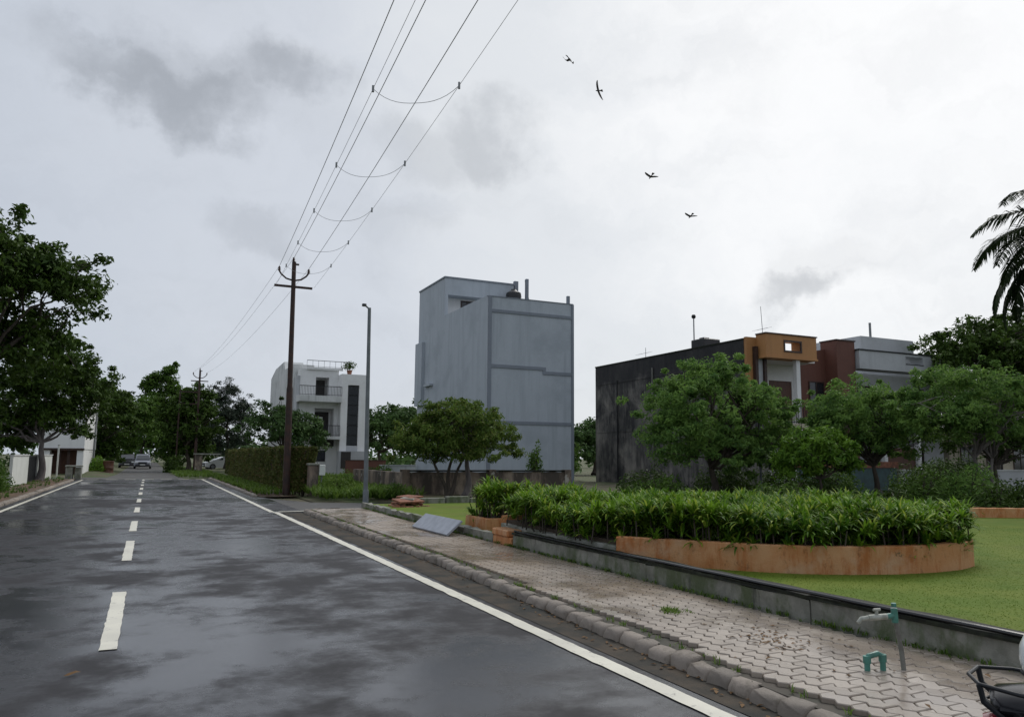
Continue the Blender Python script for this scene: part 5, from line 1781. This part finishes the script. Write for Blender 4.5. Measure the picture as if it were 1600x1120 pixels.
# ================================================================== CARS, MOTORCYCLE, BIRDS
def car(label, x, y, rz, mat, suv=True):
    t = thing('parked_car', (x, y, 0), label, 'car', 'parked cars', rz)
    # local: +Y is the front
    H = 1.62 if suv else 1.42
    prof = [(-2.0, .45, .30, .84), (-1.98, .98, .30, .86), (-1.2, 1.02, .24, .87), (.75, 1.00, .24, .87), (1.55, .92, .26, .85), (1.95, .78, .30, .80), (2.05, .5, .34, .74)]
    m = MB(); m.loft([[(-w, yy, z0), (-w * 1.0, yy, (z0 + z1) / 2), (-w * .93, yy, z1), (w * .93, yy, z1), (w, yy, (z0 + z1) / 2), (w, yy, z0)] for yy, z1, z0, w in prof])
    m.build('body', mat, t, True, True)
    m = MB(); m.loft([[(-w, yy, .98), (-w * .84, yy + dy, z), (w * .84, yy + dy, z), (w, yy, .98)] for yy, z, w, dy in ((-1.9, 1.0, .76, .0), (-1.7, H - .12, .78, .05), (-1.2, H, .80, 0), (0., H, .80, 0), (.35, H - .08, .79, 0), (1.1, 1.0, .76, 0))])
    cb = m.build('cabin', mat, t, True, True)
    m = MB(); m.add([(-.66, 1.07, 1.06), (.66, 1.07, 1.06), (.57, .42, H - .12), (-.57, .42, H - .12)], [(0, 1, 2, 3)]); m.build('windscreen', 'car_glass', t, False, True)
    for sg in (-1, 1):
        m = MB(); m.add([(sg * .765, -1.5, 1.06), (sg * .765, .8, 1.06), (sg * .69, .2, H - .14), (sg * .69, -1.35, H - .14)], [(0, 1, 2, 3)]); m.build('side_window', 'car_glass', t, False, True)
        m = MB(); m.bbox(sg * .62 - .16, sg * .62 + .16, 1.90, 2.02, .62, .76, .03); m.build('headlight', 'headlight_glass', t, False, True)
        m = MB(); m.bbox(sg * .95 - .1, sg * .95 + .1, .72, .84, 1.02, 1.16, .03); m.build('mirror', mat, t, False, True)
        for yy in (-1.3, 1.3):
            w = MB().lathe([(.0, -.1), (.22, -.1), (.32, -.09), (.34, 0), (.32, .09), (.22, .1), (.0, .1)], (sg * .78, yy, .34), 18, 'x').build('wheel', 'rubber', t, True, True)
            MB().lathe([(.0, -.115), (.18, -.11), (.2, -.1), (.0, -.1)] if sg < 0 else [(.0, .1), (.2, .1), (.18, .11), (.0, .115)], (sg * .78, yy, .34), 12, 'x').build('rim', 'galv_steel', w, False, True)
    m = MB(); m.bbox(-.72, .72, 1.98, 2.09, .32, .52, .03); m.build('bumper', 'car_black', t, False, True)
    m = MB(); m.box(-.26, .26, 2.092, 2.10, .42, .53); m.build('number_plate', 'plate', t, False, True)
    m = MB(); m.bbox(-.42, .42, 2.0, 2.075, .56, .74, .02); m.build('grille', 'dark_steel', t, False, True)
    return t


car('silver car facing us on the far road under the trees', -.55, 96, math.pi, 'car_silver')
car('black car partly hidden to the left of the silver car', -2.2, 101, math.pi, 'car_black')
car('white car parked beyond the clipped hedge on the right grass', 7.4, 90, math.pi / 2 + .2, 'car_white', False)

# motorcycle: local +Y forward, placed so its tail enters the lower right corner
mc = thing('motorcycle', (3.34, .93, 0), 'black motorcycle tail with grab rail in the lower right corner', 'motorcycle', None, math.atan2(-.57, -.82))
ty = -1.12   # rear tip in local coordinates
m = MB()
sec = [(-1.10, .775, .09, .03), (-1.075, .780, .135, .045), (-.96, .790, .16, .055), (-.8, .785, .165, .065), (-.5, .71, .125, .095), (-.2, .62, .11, .10)]
m.loft([[(math.cos(a) * w, yy, z + math.sin(a) * hh) for a in [2 * math.pi * k / 14 for k in range(14)]] for yy, z, w, hh in sec])
m.build('tail_cowl', 'bike_black', mc, True, True)
m = MB()
m.loft([[(math.cos(a) * w, yy, z + math.sin(a) * hh) for a in [2 * math.pi * k / 14 for k in range(14)]] for yy, z, w, hh in ((-.86, .83, .07, .03), (-.7, .84, .13, .045), (-.3, .80, .15, .06), (.05, .76, .13, .06), (.2, .76, .08, .05))])
m.build('seat', 'seat_vinyl', mc, True, True)
m = MB()
m.tube([(-.16, -.62, .81), (-.19, -.82, .835), (-.185, -1.02, .85), (-.13, -1.13, .855), (.0, -1.16, .855), (.13, -1.13, .855), (.185, -1.02, .85), (.19, -.82, .835), (.16, -.62, .81)], .007, 10)
m.tube([(-.12, -1.05, .74), (-.13, -1.12, .80), (-.13, -1.13, .855)], .010, 8)
m.tube([(.12, -1.05, .74), (.13, -1.12, .80), (.13, -1.13, .855)], .010, 8)
m.build('grab_rail', 'dark_steel', mc, True, True)
m = MB(); m.tube([(-.125, -.95, .765), (-.10, -1.08, .775), (0, -1.115, .778), (.10, -1.08, .775), (.125, -.95, .765)], [.003, .005, .006, .005, .003], 8)
m.build('accent_strip', 'dark_steel', mc, True, True)
m = MB(); m.loft([[(math.cos(a) * w, yy, .70 + math.sin(a) * hh) for a in [2 * math.pi * k / 12 for k in range(12)]] for yy, w, hh in ((-1.02, .06, .03), (-1.1, .07, .035), (-1.125, .055, .025))])
m.build('tail_light', 'bike_red', mc, True, True)
m = MB(); m.tube([(0, -1.0, .68), (0, -1.2, .5), (0, -1.28, .42)], [.03, .022, .02], 8); m.bbox(-.09, .09, -1.30, -1.285, .34, .46, .004); m.build('mudguard', 'bike_black', mc, True, True)
for sg in (-1, 1):
    m = MB(); m.tube([(sg * .06, -1.02, .70), (sg * .2, -1.05, .69)], .008, 8); m.lathe([(.0, -.04), (.025, -.03), (.03, .0), (.022, .03), (.0, .035)], (sg * .22, -1.05, .69), 12, 'y'); m.build('indicator', 'chrome', mc, True, True)
for yy in (-.72, .62):
    w = MB().lathe([(.23, -.05), (.29, -.045), (.305, 0), (.29, .045), (.23, .05), (.23, -.05)], (0, yy, .305), 32, 'x').build('wheel', 'rubber', mc, True, True)
    m = MB(); m.lathe([(.0, -.04), (.06, -.04), (.06, .04), (.0, .04)], (0, yy, .305), 14, 'x')
    for k in range(6):
        a = k * math.pi / 3
        m.tube([(0, yy, .305), (0, yy + .23 * math.cos(a), .305 + .23 * math.sin(a))], .014, 6)
    m.build('rim', 'chrome', w, True, True)
m = MB(); m.loft([[(math.cos(a) * w, yy, z + math.sin(a) * hh) for a in [2 * math.pi * k / 14 for k in range(14)]] for yy, z, w, hh in ((.02, .82, .06, .06), (.1, .85, .13, .1), (.3, .87, .15, .12), (.5, .85, .12, .1), (.58, .84, .05, .05))])
m.build('tank', 'bike_black', mc, True, True)
m = MB(); m.bbox(-.13, .13, -.2, .3, .28, .62, .05); m.build('engine', 'galv_steel', mc, False, True)
m = MB(); m.tube([(.14, .1, .35), (.16, -.3, .33), (.17, -.9, .42)], [.025, .04, .045], 10); m.build('exhaust', 'chrome', mc, True, True)
m = MB(); m.tube([(-.09, .62, .305), (-.09, .5, .75), (-.08, .46, .98)], .025, 8); m.tube([(.09, .62, .305), (.09, .5, .75), (.08, .46, .98)], .025, 8); m.build('fork', 'chrome', mc, True, True)
m = MB(); m.tube([(-.36, .3, 1.0), (-.2, .44, 1.02), (.2, .44, 1.02), (.36, .3, 1.0)], .014, 8); m.build('handlebar', 'dark_steel', mc, True, True)
MB().lathe([(.0, -.1), (.06, -.09), (.09, 0), (.1, .06), (.0, .09)], (0, .62, .86), 16, 'y').build('headlamp', 'headlight_glass', mc, True, True)
m = MB(); m.box(-.08, .08, -.75, .6, .36, .40); m.tube([(-.1, -.72, .305), (-.1, -.1, .36)], .022, 8); m.tube([(.1, -.72, .305), (.1, -.1, .36)], .022, 8); m.build('frame', 'dark_steel', mc, True, True)
m = MB(); m.tube([(-.12, .05, .32), (-.25, -.02, .0)], .012, 8); m.build('side_stand', 'dark_steel', mc, True, True)
# helmet resting on the seat
hm = thing('helmet', (2.735, 1.615, .868), 'rounded white helmet on the motorcycle at the right edge', 'helmet', None, .4)
MB().lathe([(.0, -.02), (.10, -.02), (.122, .02), (.132, .08), (.128, .14), (.105, .20), (.06, .238), (.0, .25)], (0, 0, 0), 24).build('shell', 'helmet_white', hm, True, True)
hm.scale = (.78, .78, .66)
hm.location.z = .90
MB().lathe([(.124, -.012), (.130, -.005), (.130, .006), (.124, .012), (.124, -.012)], (0, 0, .012), 24).build('rim', 'rubber', hm, True, True)


def bird(label, x, y, z, span, heading, bank, up):
    m = MB()
    s = span / 2
    # body along +Y
    m.lathe([(.0, -.26), (.03, -.24), (.055, -.1), (.07, .05), (.06, .18), (.04, .26), (.03, .31), (.0, .36)], (0, 0, 0), 10, 'y')
    m.loft([[(-w, yy, -.01), (w, yy, -.01), (w, yy, .012), (-w, yy, .012)] for yy, w in ((-.18, .04), (-.36, .10), (-.5, .12))])
    for sg in (-1, 1):
        rings = []
        for u, sw, ch, zz in ((0., .05, .26, .02), (.25, .10, .25, .09 * up), (.5, .13, .24, .16 * up), (.75, .06, .19, .16 * up), (.93, -.06, .12, .12 * up), (1., -.14, .04, .10 * up)):
            xx = sg * (.04 + u * s)
            rings.append([(xx, sw + ch * .5, zz), (xx, sw, zz + .018), (xx, sw - ch * .5, zz), (xx, sw, zz - .006)])
        m.loft(rings)
    o = m.build('bird', 'feather', None, True)
    o.location = (x, y, z)
    o.rotation_euler = (bank[0], bank[1], heading)
    o.scale = (1.1, 1.5, 1.3)
    return tag(o, label, 'bird', 'birds of prey in the sky')


k = 1.45
bird('topmost dark bird gliding with wings tilted down', 25.89 * k, 45.9 * k, 1.6 + 28.69 * k, 1.35, R(-60), (R(-8), R(35)), -.9)
bird('large dark bird banking just below the topmost bird', 28.21 * k, 45.72 * k, 1.6 + 26.72 * k, 1.9, R(35), (R(35), R(48)), .8)
bird('dark bird gliding level in the middle of the flock line', 32.74 * k, 45.71 * k, 1.6 + 20.93 * k, 1.35, R(-15), (R(-10), R(14)), 1.2)
bird('small pale lowest bird of the four', 35.62 * k * 1.1, 44.79 * k * 1.1, 1.6 + 18.02 * k * 1.1, 1.35, R(-15), (R(-10), R(10)), 1.1)
